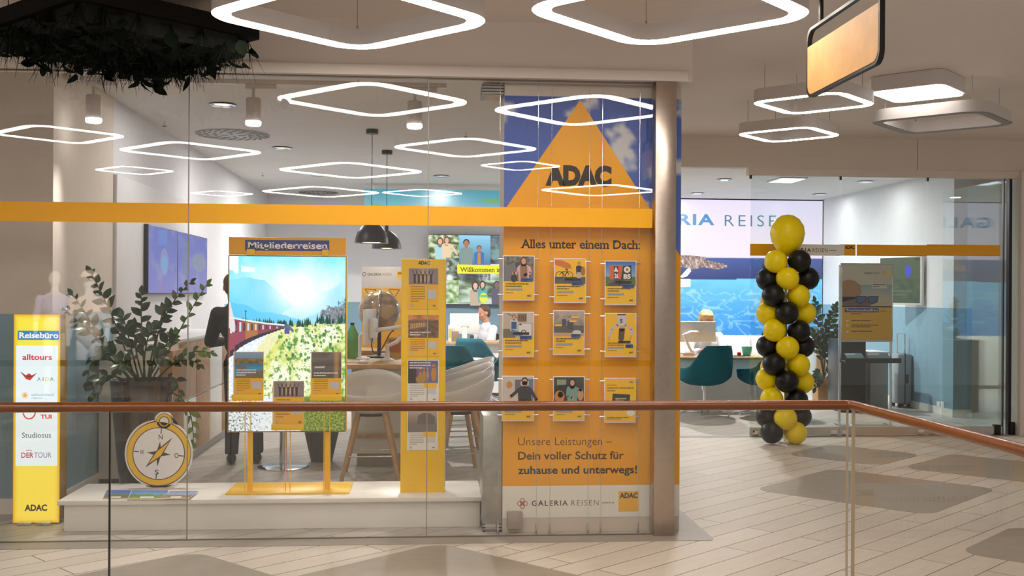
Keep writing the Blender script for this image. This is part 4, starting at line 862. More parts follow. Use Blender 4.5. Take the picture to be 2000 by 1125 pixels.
def frond(root, pts, n, L, w, rnd, m=m_leaf, r=.008):
    mb = MB(); P = bez(pts, 22); mb.tube(P, r, 6, m=1, r1=r*.4)
    for i in range(n):
        u = .3+.68*i/max(1, n-1); j = u*22; k = min(21, int(j)); o = P[k].lerp(P[k+1], j-k); tg = (P[k+1]-P[k]).normalized()
        sd = tg.cross(Vector((rnd.uniform(-.4, .4), -1, .4))).normalized()*(1 if i % 2 else -1)
        q = 1-.45*abs(u-.6)/.4; leaf(mb, o, sd*.8+tg*.75+Vector((0, rnd.uniform(-.5, .5), rnd.uniform(-.1, .2))), Vector((rnd.uniform(-.4, .4), -.7, .6)), L*q*rnd.uniform(.8, 1.15), w*q*rnd.uniform(.85, 1.1))
    leaf(mb, P[-1], P[-1]-P[-2], Vector((0, -1, .5)), L*.7, w*.6)
    return part('frond', mb, [m, m_stem], root)
pY = 8.32
t = thing('potted_plant', 'big bushy green plant in a tall dark planter behind the compass board', 'plant', (px(278, pY, 900), pY, 0))
zt = pz(745, pY-.2, 278); r = .235; pc = Vector((px(278, pY, 760), pY, 0))
part('planter', MB().lathe(pc, [(.13, 0), (.15, .01), (r, zt), (r-.02, zt), (r-.04, zt-.08), (0, zt-.08)], 36), mat('dark_planter', (40, 30, 28), .12, vary=.15, coat=.5), t, 'tall dark glossy planter')
part('soil', MB().lathe(pc, [(r-.035, zt-.07), (.1, zt-.05), (0, zt-.045)], 24), mat('soil', (50, 38, 30), .9, bump=.5), t)
rn = random.Random(11)
FR = [((262, 740), (238, 660), (178, 535), 16, .085, -.05), ((270, 740), (215, 690), (122, 602), 15, .075, -.16), ((255, 742), (205, 680), (142, 576), 13, .07, -.12), ((286, 738), (275, 650), (276, 575), 10, .08, .1), ((292, 738), (300, 640), (372, 552), 14, .06, -.1), ((300, 740), (340, 670), (404, 556), 12, .065, .05),
      ((298, 738), (310, 640), (322, 600), 8, .07, -.15), ((312, 740), (350, 690), (412, 690), 9, .06, -.1), ((305, 745), (340, 700), (388, 712), 8, .06, -.2), ((255, 745), (190, 660), (170, 745), 7, .085, -.15), ((250, 745), (205, 720), (180, 770), 7, .085, -.2), ((305, 750), (345, 720), (350, 780), 6, .06, -.15), ((310, 752), (372, 770), (378, 862), 10, .07, -.05),
      ((270, 738), (255, 680), (240, 620), 9, .09, -.2), ((282, 738), (280, 680), (300, 640), 9, .09, -.25), ((275, 738), (230, 700), (205, 690), 8, .09, -.22), ((290, 740), (320, 690), (335, 655), 9, .08, .1), ((266, 740), (250, 700), (228, 720), 7, .09, -.28), ((284, 742), (262, 690), (262, 640), 8, .09, .2), ((296, 742), (296, 700), (318, 700), 7, .08, -.3)]
for i, (a, b, c, n, L, dy) in enumerate(FR):
    frond(t, [PY(a[0]*.75+278*.25, a[1]+5, pY+dy*.2), PY(b[0], b[1], pY+dy*.6), PY((b[0]+c[0])/2, (b[1]+c[1])/2-12, pY+dy), PY(c[0], c[1], pY+dy)], n, L*1.3, L*.44, rn, m_leaf2 if i in (7, 12, 5) else m_leaf)
# ------------------------------------------------------------------ counter with bar stools
cY0 = 9.85
t = thing('counter_table', 'tall white counter with a pale oak top behind the display screen', 'counter', (-.9, 11, 0))
zc = pz(711, cY0, 730); cx0, cx1 = px(664, cY0, 720), px(862, cY0, 720)
part('top_board', MB().box(cx0, cx1, cY0-.08, 12.9, zc-.04, zc, .004), m_wood, t); part('front_panel', MB().box(cx0+.1, cx1-.35, 9.92, 12.7, .12, zc-.04, .004), m_white, t)
part('foot_bar', MB().box(cx0+.1, cx1-.38, 9.86, 9.9, .27, .31, .004), m_wood, t, 'oak foot bar'); part('kick_plate', MB().box(cx0+.15, cx1-.4, 9.98, 12.6, 0, .12), m_stone, t)
part('upstand', MB().box(cx0+.02, cx1-.02, 11.2, 11.25, zc, zc+.05, .003), m_oak, t, 'raised oak ledge')
def stool(label):
    t = thing('bar_stool', label, 'stool', (0, 0, 0), 'white tub bar stools with oak legs')
    rows = []
    for j in range(9):
        u = j/8; row = []
        for i in range(25):
            a = PI*2*i/24; back = (1+math.cos(a))/2          # back of the shell at +x
            top = .72+.19*back**1.6; z = .56+(top-.56)*u**1.6; rr = .10+.16*math.sin(min(1, u*1.25)*PI/2)+.02*u*back
            row.append((rr*math.cos(a)*1.02, rr*math.sin(a), z if j else .565))
        rows.append(row)
    mb = MB().grid(rows, closed=False); bmesh.ops.remove_doubles(mb.bm, verts=mb.bm.verts, dist=1e-4)
    s = part('shell', mb, mat('stool_shell', (222, 218, 214), .35, vary=.02), t, 'white tub seat shell', local=True, sharp=80); so = s.modifiers.new('thick', 'SOLIDIFY'); so.thickness = .016; so.offset = 0
    part('cushion', MB().lathe((0, 0, .57), [(.1, -.005), (.21, .03), (.22, .05), (.2, .07), (0, .075)], 28), mat('grey_seat_pad', (150, 148, 146), .8), t, local=True)
    for sx in (-1, 1):
        for sy in (-1, 1): part('leg', MB().cyl((sx*.215, sy*.215, 0), (sx*.10, sy*.10, .565), .016, .021, 12), m_wood, t, local=True)
    part('footrest', MB().tube([(.18, .18, .2), (-.18, .18, .2), (-.18, -.18, .2), (.18, -.18, .2)], .007, 8, True), m_chrome, t, 'chrome footrest', local=True)
    part('underframe', MB().cyl((0, 0, .53), (0, 0, .57), .12), m_dark, t, local=True)
    return t
s0 = stool('white tub bar stool with oak legs in front of the oak topped counter')
s0.location = (PZ(723, 938, 0).x, 9.42, 0); s0.rotation_euler = (0, 0, PI/2); s0.scale = (1.12, 1.12, 1)
for i, (x, y, rz, lab) in enumerate(((905, 930, .25, 'nearest of the white bar stools lined up right of the yellow pillar'), (912, 893, .2, 'second of the white bar stools lined up right of the yellow pillar'), (917, 868, .2, 'third of the white bar stools lined up right of the yellow pillar'))):
    c = PZ(x-12, y-6, 0); dup(s0, (c.x, c.y, 0), lab, rz)
# bistro table left, dark planters
c = PZ(553, 912, 0)
t = thing('bistro_table', 'high round table with a chrome disc foot seen under the display screen', 'table', c)
part('foot', MB().lathe(c, [(.23, 0), (.23, .006), (.2, .012), (.04, .02), (0, .02)], 32), m_chrome, t); part('column', MB().cyl(c+Vector((0, 0, .01)), c+Vector((0, 0, 1.0)), .032), m_chrome, t); part('table_top', MB().cyl(c+Vector((0, 0, 1.0)), c+Vector((0, 0, 1.03)), .3, n=36), m_white, t)
for x, y, lab in ((628, 900, 'dark grey tapered pot under the right half of the display screen'),):
    c = PZ(x, y, 0); t = thing('floor_pot', lab, 'pot', c)
    part('pot', MB().lathe(c, [(.1, 0), (.2, .45), (.18, .45), (.17, .4), (0, .4)], 28), mat('dark_grey_pot', (78, 74, 76), .5), t); part('soil', MB().lathe(c, [(.165, .41), (0, .43)], 20), MATS['soil'], t)
# on the counter
gY = 10.85; c = PY(741, 608, gY)
t = thing('globe', 'large tan globe with a metal meridian band behind the white monitor', 'globe', (c.x, c.y, zc)); r = 41/F*gY*.99
def earth():
    m = bpy.data.materials.new('globe_map'); m.use_nodes = True; nt = m.node_tree; N = nt.nodes; b = N['Principled BSDF']; tc = N.new('ShaderNodeTexCoord'); no = N.new('ShaderNodeTexNoise'); no.inputs['Scale'].default_value = 7; no.inputs['Detail'].default_value = 5
    cr = N.new('ShaderNodeValToRGB'); cr.color_ramp.elements[0].position = .47; cr.color_ramp.elements[1].position = .53; cr.color_ramp.elements[0].color = lin((150, 134, 116))+(1,); cr.color_ramp.elements[1].color = lin((196, 168, 130))+(1,)
    nt.links.new(tc.outputs['Object'], no.inputs[0]); nt.links.new(no.outputs['Fac'], cr.inputs[0]); nt.links.new(cr.outputs[0], b.inputs[0]); b.inputs['Roughness'].default_value = .15; b.inputs['Coat Weight'].default_value = .4; return m
part('sphere', MB().ell(c, r, 36, 20), earth(), t); part('meridian', MB().tube([c+Vector((.012*math.cos(a), (r+.012)*math.sin(a), (r+.012)*math.cos(a))) for a in [i*2*PI/40 for i in range(40)]], .012, 8, True), m_chrome, t, 'metal meridian band')
part('stand', MB().cyl((c.x, c.y, zc), (c.x, c.y, c.z-r), .02).lathe((c.x, c.y, zc), [(.12, 0), (.12, .015), (.02, .03)], 28), m_dark, t)
mY = 10.3
t = thing('desk_monitor', 'white monitor on a swivel arm seen edge on in front of the globe', 'monitor', (px(765, mY, 705), mY, zc)); MZ = lambda y: pz(y, mY, 740)
M = Matrix.Translation((px(722, mY, 640), mY, 0)) @ Matrix.Rotation(math.radians(80), 4, 'Z')
part('panel', MB().box(-.22, .22, -.015, .015, MZ(672), MZ(604), .006, M=M), m_white, t); part('back_box', MB().box(-.1, .1, -.06, -.015, MZ(660), MZ(622), .01, M=M), m_white, t)
part('arm', MB().tube([(px(728, mY), mY, MZ(645)), (px(752, mY), mY, MZ(643)), (px(785, mY), mY, MZ(638)), (px(800, mY), mY+.03, MZ(640))], .02, 10).tube([(px(800, mY), mY+.03, MZ(642)), (px(775, mY), mY+.02, MZ(668)), (px(757, mY), mY, MZ(676)), (px(757, mY), mY, zc+.02)], .02, 10), m_white, t)
part('arm_foot', MB().lathe((px(757, mY), mY, zc), [(.07, 0), (.065, .015), (.025, .035), (.02, .1)], 24), m_white, t)
part('cable', MB().tube(bez([(px(728, mY), mY-.03, MZ(660)), (px(720, mY), mY-.05, MZ(705)), (px(752, mY), mY-.05, MZ(705)), (px(752, mY), mY-.05, MZ(650)), (px(770, mY), mY-.02, MZ(645))], 20), .006, 6), m_black, t, 'hanging black cable')
t = thing('document_stand', 'white upright bracket stand left of the monitor on the counter', 'stand', (px(705, mY+.3), mY+.3, zc))
part('upright', MB().tube([(px(703, mY+.3), mY+.3, zc), (px(703, mY+.3), mY+.3, MZ(660)), (px(706, mY+.3), mY+.3, MZ(655)), (px(714, mY+.3), mY+.3, MZ(654))], .017, 8), m_white, t); part('base', MB().box(px(697, mY+.3), px(722, mY+.3), mY+.22, mY+.4, zc, zc+.012, .003), m_white, t)
t = thing('water_bottle', 'green plastic water bottle on the counter beside the display screen', 'bottle', (px(688, 10.7), 10.7, zc)); bx = px(688, 10.7, 660); H = pz(630, 10.7, 688)-zc
part('body', MB().lathe((bx, 10.7, zc), [(.055, 0), (.062, .01), (.062, H*.62), (.055, H*.7), (.02, H*.9), (.018, H*.93)], 24), mat('green_plastic', (110, 172, 88), .15, vary=.15), t); part('cap', MB().cyl((bx, 10.7, zc+H*.93), (bx, 10.7, zc+H), .02), m_black, t)
c = PZ(703, 713, zc)
t = thing('keyboard', 'white keyboard lying at the counter edge beside the display screen', 'keyboard', (px(690, 10.05), 10.1, zc)); part('board', MB().box(px(672, 10.0), px(703, 10.0), 9.95, 10.12, zc, zc+.015, .003), m_white, t); part('keys', MB().box(px(673, 10.0), px(702, 10.0), 9.96, 10.1, zc+.015, zc+.019, .001), m_acr, t)
t = thing('computer_mouse', 'white computer mouse on the counter edge right of the keyboard', 'mouse', (px(711, 9.98), 9.98, zc)); part('shell', MB().ell((px(711, 9.98), 9.98, zc+.012), (.045, .06, .024)), m_white, t)
for i, (x, s, col, lab) in enumerate(((742, 10, (60, 58, 60), 'black paper tray on the counter under the monitor arm'), (772, 16, (226, 180, 60), 'yellow printed brochure leaning on the counter under the monitor arm'))):
    t = thing('paper_tray' if i == 0 else 'brochure', lab, 'tray' if i == 0 else 'brochure', (px(x, 10.9), 10.9, zc))
    part('body' if i == 0 else 'sheet', MB().box(px(x-s, 10.9), px(x+s, 10.9), 10.85, 11.1 if i == 0 else 10.87, zc, zc+(.03 if i == 0 else .2), .003), mat('tray_%s' % 'ab'[i], col, .5), t)
    if i: part('print', MB().box(px(x-s*.7, 10.9), px(x+s*.7, 10.9), 10.846, 10.85, zc+.05, zc+.18), mat('brochure_red', (206, 110, 60), .5), t)
# roll-up behind the globe
rY = 12.95; t = thing('rollup_banner', 'white roll-up banner with two deck chairs behind the globe', 'banner', (px(772, rY), rY, 0))
p = Pic.Y(rY, 706, 521, 838, 700); p.rect(706, 521, 838, 562, (214, 214, 224)).rect(706, 562, 838, 700, (240, 196, 90), (250, 186, 30)).up(); p.text('GALERIA', 717, 533, 745, 539, (110, 108, 112), .02).text('REISEN', 747, 533, 764, 539, (140, 138, 142), 0).ring(711, 536, 4, 2.6, (120, 118, 122), 16).rect(775, 530, 800, 543, YEL).up().text('ADAC', 776, 531, 786, 536, INK, .04)
for a in (722, 768): p.line([(a-9, 565), (a+12, 566)], 1.6, (190, 90, 40)).line([(a-9, 565), (a+8, 590)], 1.4, (150, 80, 40)).line([(a+12, 566), (a-4, 590)], 1.4, (150, 80, 40))
p.build('print', PRINT, t); part('backing', MB().box(p.O.x, p.O.x+p.U.x, rY+.002, rY+.008, .08, p.O.z), m_acr, t); part('base', MB().box(p.O.x, p.O.x+p.U.x, rY-.06, rY+.1, 0, .08, .01), m_chrome, t)
# wall decals on the left back wall
t = thing('fork_decal', 'dark fork symbol on the far wall above the yellow header board', 'wall decal', PY(491, 470, 18.497)); p = Pic.Y(18.496, 460, 400, 520, 505)
for k in range(3): p.line([(486.5+4.2*k, 434), (486.5+4.2*k, 444)], 1.5, (74, 70, 74))
p.line([(486.5, 444), (489, 450), (493, 450), (495, 444)], 1.6, (74, 70, 74)).line([(491, 450), (491, 490)], 1.8, (74, 70, 74)).line([(466.5, 398), (466.5, 470)], 1.6, (60, 56, 60)); p.text('Theke', 466, 493, 508, 500, (40, 36, 38), .03); p.build('symbol', PRINT, t)
# ------------------------------------------------------------------ teal swivel chairs
def swivel(label):
    t = thing('swivel_chair', label, 'chair', (0, 0, 0), 'teal felt swivel chairs')
    rows = []                      # back of the shell at -y, open front at +y
    for j in range(11):
        u = j/10; row = []
        for i in range(29):
            a = math.radians(-135+270*i/28); w = max(0, min(1, (74-abs(math.degrees(a)))/36)); w = w*w*(3-2*w)
            top = .62+.27*w-.03*(abs(a)/2.35)**2; z = .40+(top-.40)*u**1.35
            rr = .12+.19*min(1, u*1.9)**.6+.035*u; q = 1+.05*w*u
            row.append((rr*math.sin(a)*(1.04-.17*w*u), -rr*math.cos(a)*q, z))
        rows.append(row)
    s = part('shell', MB().grid(rows), m_tealf, t, 'teal felt shell with low arms', local=True, sharp=80); so = s.modifiers.new('thick', 'SOLIDIFY'); so.thickness = .035; so.offset = 0
    part('seat', MB().lathe((0, .03, 0), [(.14, .40), (.27, .43), (.29, .47), (.27, .50), (0, .51)], 32), m_tealf, t, local=True)
    part('column', MB().cyl((0, 0, .1), (0, 0, .41), .025).cyl((0, 0, .33), (0, 0, .41), .045), m_chrome, t, local=True)
    for k in range(4):
        a = PI/4+k*PI/2; d = Vector((math.cos(a), math.sin(a), 0))
        part('leg', MB().tube([d*.02+Vector((0, 0, .14)), d*.08+Vector((0, 0, .13)), d*.24+Vector((0, 0, .05)), d*.31+Vector((0, 0, .035))], .014, 8).cyl(d*.31, d*.31+Vector((0, 0, .035)), .016), m_chrome, t, local=True)
    return t
w0 = swivel('teal swivel chair nearest the orange poster wall in front of the right desk')
c = PZ(1376, 812, 0); w0.location = c; w0.rotation_euler = (0, 0, .38); w0.scale = (1.02, 1.02, 1.05)
c = PZ(1494, 812, 0); dup(w0, c, 'teal swivel chair half hidden behind the left side of the balloon column', .55)
dup(w0, (px(936, 15.9), 15.9, 0), 'teal swivel chair standing before the man in the white shirt', -.55)
dup(w0, (px(885, 13.8), 13.8, 0), 'teal swivel chair right behind the yellow pillar', -.2)
dup(w0, (px(958, 14.6), 14.6, 0), 'teal swivel chair between the round table and the poster wall', 1.3)
c = PY(922, 700, 14.9); t = thing('side_table', 'small round white table between the teal chairs at the back', 'table', (c.x, c.y, 0))
part('table_top', MB().lathe((c.x, c.y, c.z-.02), [(.0, 0), (.19, 0), (.2, .012), (.19, .02), (0, .02)], 32), m_white, t); part('column', MB().cyl((c.x, c.y, 0), (c.x, c.y, c.z-.02), .016), m_chrome, t)
for k in range(3): part('leg', MB().cyl((c.x, c.y, .2), (c.x+.17*math.cos(k*2.1), c.y+.17*math.sin(k*2.1), 0), .01), m_chrome, t)
# ------------------------------------------------------------------ desks
def desk(label, x0, x1, y0, y1, z, group=None):
    t = thing('office_desk', label, 'desk', ((x0+x1)/2, (y0+y1)/2, 0))
    part('top_board', MB().box(x0, x1, y0, y1, z-.035, z, .004), m_wood, t); part('front_panel', MB().box(x0+.05, x1-.05, y0+.08, y0+.11, .05, z-.035), m_white, t)
    for x in (x0+.05, x1-.09): part('side_panel', MB().box(x, x+.04, y0+.11, y1-.05, 0, z-.035), m_white, t)
    return t
d1 = desk('white desk with an oak top behind the two teal chairs at the right', 2.9, px(1500, 14.4), 14.25, 15.0, .745)
d2 = desk('white desk at the back where the man in the white shirt sits', px(840, 16.6), px(1040, 16.6), 16.55, 17.25, pz(668, 16.55, 930))
DZ = pz(668, 16.55, 930)
def monitor(lab, xc, yc, w, h, zb, zt, rz=0, arm=False):
    t = thing('desk_monitor', lab, 'monitor', (xc, yc, zt)); t.rotation_euler = (0, 0, rz)
    part('panel', MB().box(-w/2, w/2, -.02, .02, zb-zt, zb-zt+h, .008), m_white, t, local=True); part('back_box', MB().box(-w*.14, w*.14, -.035, -.02, zb-zt+h*.35, zb-zt+h*.65, .005), m_acr, t, local=True)
    part('display', MB().box(-w/2+.01, w/2-.01, .02, .022, zb-zt+.02, zb-zt+h-.01), m_black, t, local=True)
    if arm: part('arm', MB().tube([(0, -.03, zb-zt+h/2), (-.12, -.08, zb-zt+h/2), (-.22, -.1, zb-zt+h*.38), (-.12, -.05, .1), (-.06, -.02, .02)], .02, 8).lathe((-.06, -.02, 0), [(.06, 0), (.05, .02), (.02, .03)], 20), m_white, t, local=True)
    else: part('stand', MB().box(-.08, .08, -.08, .08, 0, .012, .003).box(-.04, .04, -.03, -.018, .01, zb-zt+h*.4), m_white, t, local=True)
    return t
Y1 = 14.75; monitor('white monitor seen from behind in front of the blonde person', px(1362, Y1, 640), Y1, px(1398, Y1)-px(1327, Y1), pz(628, Y1, 1362)-pz(668, Y1, 1362), pz(668, Y1, 1362), .745, 0, True)
Y2 = 16.8; monitor('white monitor seen from behind beside the man in the white shirt', px(907, Y2, 640), Y2, px(935, Y2)-px(878, Y2), pz(612, Y2, 905)-pz(652, Y2, 905), pz(652, Y2, 905), DZ, .1)
def small(name, lab, cat, mb, m, loc, grp=None): return solo(name, mb, m, lab, cat, loc, grp)
y = 14.55; x = px(1459, y); small('teal_cup', 'mint green cup on the right desk beside the balloons', 'cup', MB().lathe((x, y, .745), [(.0, 0), (.05, 0), (.075, .13), (.07, .13), (.045, .01), (0, .01)], 24), mat('mint_cup', (90, 190, 170), .3), (x, y, .745))
x = px(1444, y); small('red_apple_toy', 'small red ball on the right desk', 'ball', MB().ell((x, y, .775), .03), mat('red_gloss', (190, 30, 36), .3), (x, y, .745))
x = px(1437, y); t = thing('desk_tray', 'flat black tray on the right desk by the red ball', 'tray', (x, y, .745)); part('plate', MB().box(x-.1, x+.1, y-.12, y-.02, .745, .757, .003), m_black, t)
x = px(1421, y); small('desk_pen', 'upright dark pen on the right desk', 'pen', MB().cyl((x, y, .745), (x, y, .9), .005).cyl((x, y, .745), (x, y, .75), .02), m_black, (x, y, .745))
x = px(1345, y); t = thing('book_stack', 'flat pile of papers under the monitor arm on the right desk', 'papers', (x, y, .745)); part('papers', MB().box(x-.1, x+.06, y-.1, y+.1, .745, .775, .002), m_acr, t); part('cover', MB().box(x-.1, x+.06, y-.1, y+.1, .775, .785, .002), m_oak, t)
y = 16.7
for xx, w, h, c, nm, lab in ((890, .10, .16, (150, 128, 104), 'pen_box', 'brown box standing on the back desk left of the monitor foot'), (879, .05, .26, (236, 232, 214), 'table_sign', 'narrow white standing card at the left end of the back desk'), (922, .06, .1, (60, 56, 60), 'desk_toy', 'little dark figure on the back desk before the monitor'), (980, .12, .03, (230, 230, 232), 'paper_stack', 'white papers on the back desk in front of the man')):
    x = px(xx, y); t = thing(nm, lab, nm.split('_')[-1], (x, y, DZ)); part('body', MB().box(x-w/2, x+w/2, y-.04, y+.04, DZ, DZ+h, .004), mat(nm, c, .5), t)
    if nm == 'table_sign': part('picture', MB().box(x-w*.35, x+w*.35, y-.042, y-.04, DZ+.06, DZ+.2), mat('card_print', (206, 190, 70), .5), t)
t = thing('credenza', 'long low white cabinet below the sea screen', 'cabinet', (4.4, 17.9, 0)); zt = pz(657, 17.7, 1450)
part('body', MB().box(2.6, px(1620, 17.7), 17.7, 18.2, .06, zt, .004), m_white, t); part('plinth', MB().box(2.65, px(1618, 17.7), 17.75, 18.2, 0, .06), m_grey, t)
part('oak_panel', MB().box(px(1405, 17.7), px(1413, 17.7), 17.69, 17.7, .06, zt-.01), m_oak, t); part('oak_panel', MB().box(px(1595, 17.7), px(1614, 17.7), 17.69, 17.7, .06, zt-.2), m_oak, t)
for a in range(4): x = px(1430+a*42, 17.7); part('door', MB().box(x, x+.31, 17.685, 17.7, .09, zt-.03, .002), m_white, t)
# ------------------------------------------------------------------ people
def remeshed(name, mb, m, root, vox=.011, sm=5, label=None):
    o = put(name, mb.mesh(name, m)); r = o.modifiers.new('r', 'REMESH'); r.mode = 'VOXEL'; r.voxel_size = vox; s = o.modifiers.new('s', 'SMOOTH'); s.iterations = sm; s.factor = .5
    bpy.context.view_layer.update(); me = bpy.data.meshes.new_from_object(o.evaluated_get(bpy.context.evaluated_depsgraph_get()))
    o.modifiers.clear(); o.data = me; me.polygons.foreach_set('use_smooth', [True]*len(me.polygons)); o.parent = root
    if not me.materials: me.materials.append(m)
    if label: o['label'] = label
    return o
V = lambda *a: Vector(a)
def hand(mb, w, d, nrm):
    d = d.normalized(); s = d.cross(nrm).normalized(); n = s.cross(d)
    mb.cap(w, w+d*.05, .024, .028, 10); 
    for k, (o, L) in enumerate(((-.03, .062), (-.011, .074), (.009, .07), (.028, .055))):
        a = w+d*.075+s*o; b = a+(d+n*-.25).normalized()*L*.55; c = b+(d*.7-n*.7).normalized()*L*.45
        mb.cyl(w+d*.04+s*o*.8, a, .012, .0095, 8).cap(a, b, .0095, .0085, 8).cap(b, c, .0085, .0075, 8)
    a = w+d*.02-s*.03; b = a+(d*.6-s*.8).normalized()*.035; mb.cap(a, b, .012, .0105, 8).cap(b, b+(d*.9-s*.3-n*.3).normalized()*.03, .0105, .0085, 8)
def person(root, J, skin, top_m, pant_m, shoe_m, hair_m, hair='short', short_sleeve=False, nod=0.):
    B = MB(); Hd = J['head']; R = Matrix.Rotation(nod, 3, 'X')
    def e(dx, dy, dz, r): B.ell(Hd+R @ V(dx, dy, dz), r, 18, 12)
    e(0, -.008, .03, (.078, .096, .092)); e(0, .022, -.035, (.058, .07, .082)); e(0, .05, -.085, (.034, .034, .028)); e(0, .094, -.012, (.013, .02, .026)); e(0, .088, .012, (.04, .016, .012))
    for k in (-1, 1): e(k*.078, -.005, -.008, (.012, .02, .033)); e(k*.045, .062, -.03, (.024, .024, .026))
    B.cap(J['neck'], Hd+R @ V(0, -.02, -.06), .056, .05)
    tor = [(J['pelvis'], (.155, .105, .11)), ((J['pelvis']+J['chest'])/2, (.145, .10, .14)), (J['chest'], (.165, .11, .15)), (J['chest']+V(0, -.005, .09), (.175, .09, .08))]
    for c, r in tor: B.ell(c, r, 18, 12)
    for s in 'LR':
        B.cap(J['sh'+s], J['el'+s], .052, .04).cap(J['el'+s], J['wr'+s], .04, .026); hand(B, J['wr'+s], J['wr'+s]-J['el'+s], J.get('nrm', V(0, 0, 1)))
        B.cap(J['hip'+s], J['kn'+s], .085, .055).cap(J['kn'+s], J['an'+s], .056, .036); B.cap(J['an'+s]+V(0, -.02, -.04), J['an'+s]+V(0, .15, -.055), .036, .03)
    remeshed('body', B, skin, root, .0095, 3)
    T = MB()
    for c, r in tor: T.ell(c, (r[0]+.016, r[1]+.016, r[2]+.012), 18, 12)
    T.cap(J['neck']+V(0, 0, -.05), J['neck']+V(0, 0, .0), .09, .066)
    for s in 'LR':
        el = J['sh'+s].lerp(J['el'+s], .85) if short_sleeve else J['el'+s]; T.cap(J['chest']+V(0, 0, .1), J['sh'+s], .07, .07).cyl(J['sh'+s], el, .07, .062, 14).ell(J['sh'+s], .07).cyl(J['sh'+s], el, .066, .06)
        if not short_sleeve: T.ell(el, .06).cyl(el, J['el'+s].lerp(J['wr'+s], .92), .058, .042, 14)
    remeshed('shirt', T, top_m, root, .012, 4)
    P = MB(); P.ell(J['pelvis']+V(0, 0, -.02), (.175, .125, .12), 18, 12)
    for s in 'LR': P.cap(J['hip'+s], J['kn'+s], .102, .074).cyl(J['kn'+s], J['an'+s]+V(0, 0, .0), .074, .062, 14).ell(J['kn'+s], .074)
    remeshed('trousers', P, pant_m, root, .013, 4)
    S = MB()
    for s in 'LR': S.cap(J['an'+s]+V(0, -.035, -.035), J['an'+s]+V(0, .17, -.05), .047, .038)
    remeshed('shoes', S, shoe_m, root, .011, 3)
    Hm = MB()
    if hair == 'short': Hm.ell(Hd+R @ V(0, -.022, .045), (.085, .098, .088), 18, 12).ell(Hd+R @ V(0, -.06, -.01), (.075, .055, .075), 14, 10)
    else:
        Hm.ell(Hd+R @ V(0, -.015, .055), (.10, .108, .095), 18, 12).ell(Hd+R @ V(0, -.05, -.02), (.105, .075, .10), 16, 10).ell(Hd+R @ V(.04, .06, .085), (.055, .04, .035)).ell(Hd+R @ V(-.03, .06, .08), (.06, .04, .035))
        for k in (-1, 1): Hm.ell(Hd+R @ V(k*.085, 0, -.02), (.03, .06, .08))
    remeshed('hair', Hm, hair_m, root, .009, 2)
    E = MB()
    for k in (-1, 1): E.ell(Hd+R @ V(k*.032, .082, .002), (.012, .008, .007), 10, 6)
    part('eyes', E, mat('dark_eyes', (50, 36, 30), .2), root, local=True); part('lips', MB().ell(Hd+R @ V(0, .091, -.062), (.024, .008, .007), 12, 6), mat('lips', (170, 96, 86), .5), root, local=True)
skin = mat('skin', (206, 150, 122), .55, vary=.05, scale=20); blackc = mat('dark_cloth', (30, 29, 33), .85, vary=.2, scale=40); jean = mat('dark_denim', (44, 48, 62), .85, vary=.2, scale=60); whitec = mat('white_shirt', (238, 240, 244), .8, vary=.02)
brown = mat('brown_hair', (84, 62, 48), .6, vary=.25, scale=60); blonde = mat('blonde_hair', (206, 172, 120), .55, vary=.25, scale=60); greyh = mat('dark_grey_hair', (62, 54, 50), .6, vary=.25, scale=60)
c = PZ(476, 905, 0)
t = thing('person', 'person in dark jacket and dark jeans standing half behind the tall screen with back turned', 'person', c)
person(t, dict(pelvis=V(0, 0, .98), chest=V(-.05, -.01, 1.28), neck=V(-.09, -.02, 1.47), head=V(-.11, .02, 1.64), shL=V(-.24, -.01, 1.39), elL=V(-.31, .08, 1.13), wrL=V(-.2, .29, 1.12), shR=V(.13, -.01, 1.39), elR=V(.26, .05, 1.12), wrR=V(.14, .27, 1.1),
    hipL=V(-.09, 0, .92), knL=V(-.1, .02, .5), anL=V(-.11, -.01, .09), hipR=V(.09, 0, .92), knR=V(.1, .02, .5), anR=V(.12, 0, .09)), skin, blackc, jean, mat('black_shoes', (24, 22, 22), .4), greyh); t.rotation_euler = (0, 0, .12)
def seated(dx=0): return dict(pelvis=V(0, 0, .56), chest=V(0, .05, .86), neck=V(0, .07, 1.05), head=V(0, .115, 1.23), shL=V(-.19, .06, .98), elL=V(-.25, .16, .74), wrL=V(-.12, .38, .79), shR=V(.19, .06, .98), elR=V(.25, .16, .74), wrR=V(.14, .38, .79),
    hipL=V(-.1, 0, .53), knL=V(-.12, .42, .52), anL=V(-.12, .40, .09), hipR=V(.1, 0, .53), knR=V(.12, .42, .52), anR=V(.12, .40, .09))
def task_chair(lab, x, y, rz):
    t = thing('task_chair', lab, 'chair', (x, y, 0)); t.rotation_euler = (0, 0, rz)
    part('seat', MB().box(-.22, .22, -.2, .24, .40, .45, .02), blackc, t, local=True); part('backrest', MB().box(-.2, .2, -.24, -.2, .5, .92, .015), blackc, t, local=True); part('column', MB().cyl((0, 0, .08), (0, 0, .4), .025).cyl((0, -.21, .42), (0, -.22, .6), .02), m_dark, t, local=True)
    for k in range(5): part('leg', MB().cyl((0, 0, .1), (.27*math.cos(k*1.257), .27*math.sin(k*1.257), .05), .016).ell((.27*math.cos(k*1.257), .27*math.sin(k*1.257), .03), .03), m_dark, t, local=True)
mY = 17.55; t = thing('person', 'man in a white short-sleeved shirt sitting at the back desk facing a monitor', 'person', (px(957, mY, 620), mY, 0)); person(t, seated(), skin, whitec, blackc, MATS['black_shoes'], brown, 'short', True, -.12); t.rotation_euler = (0, 0, math.radians(118)); t.scale = (1.05, 1.05, (pz(597, mY, 947))/1.345)
task_chair('dark office chair under the man in the white shirt', t.location.x+.03, mY+.02, math.radians(118))
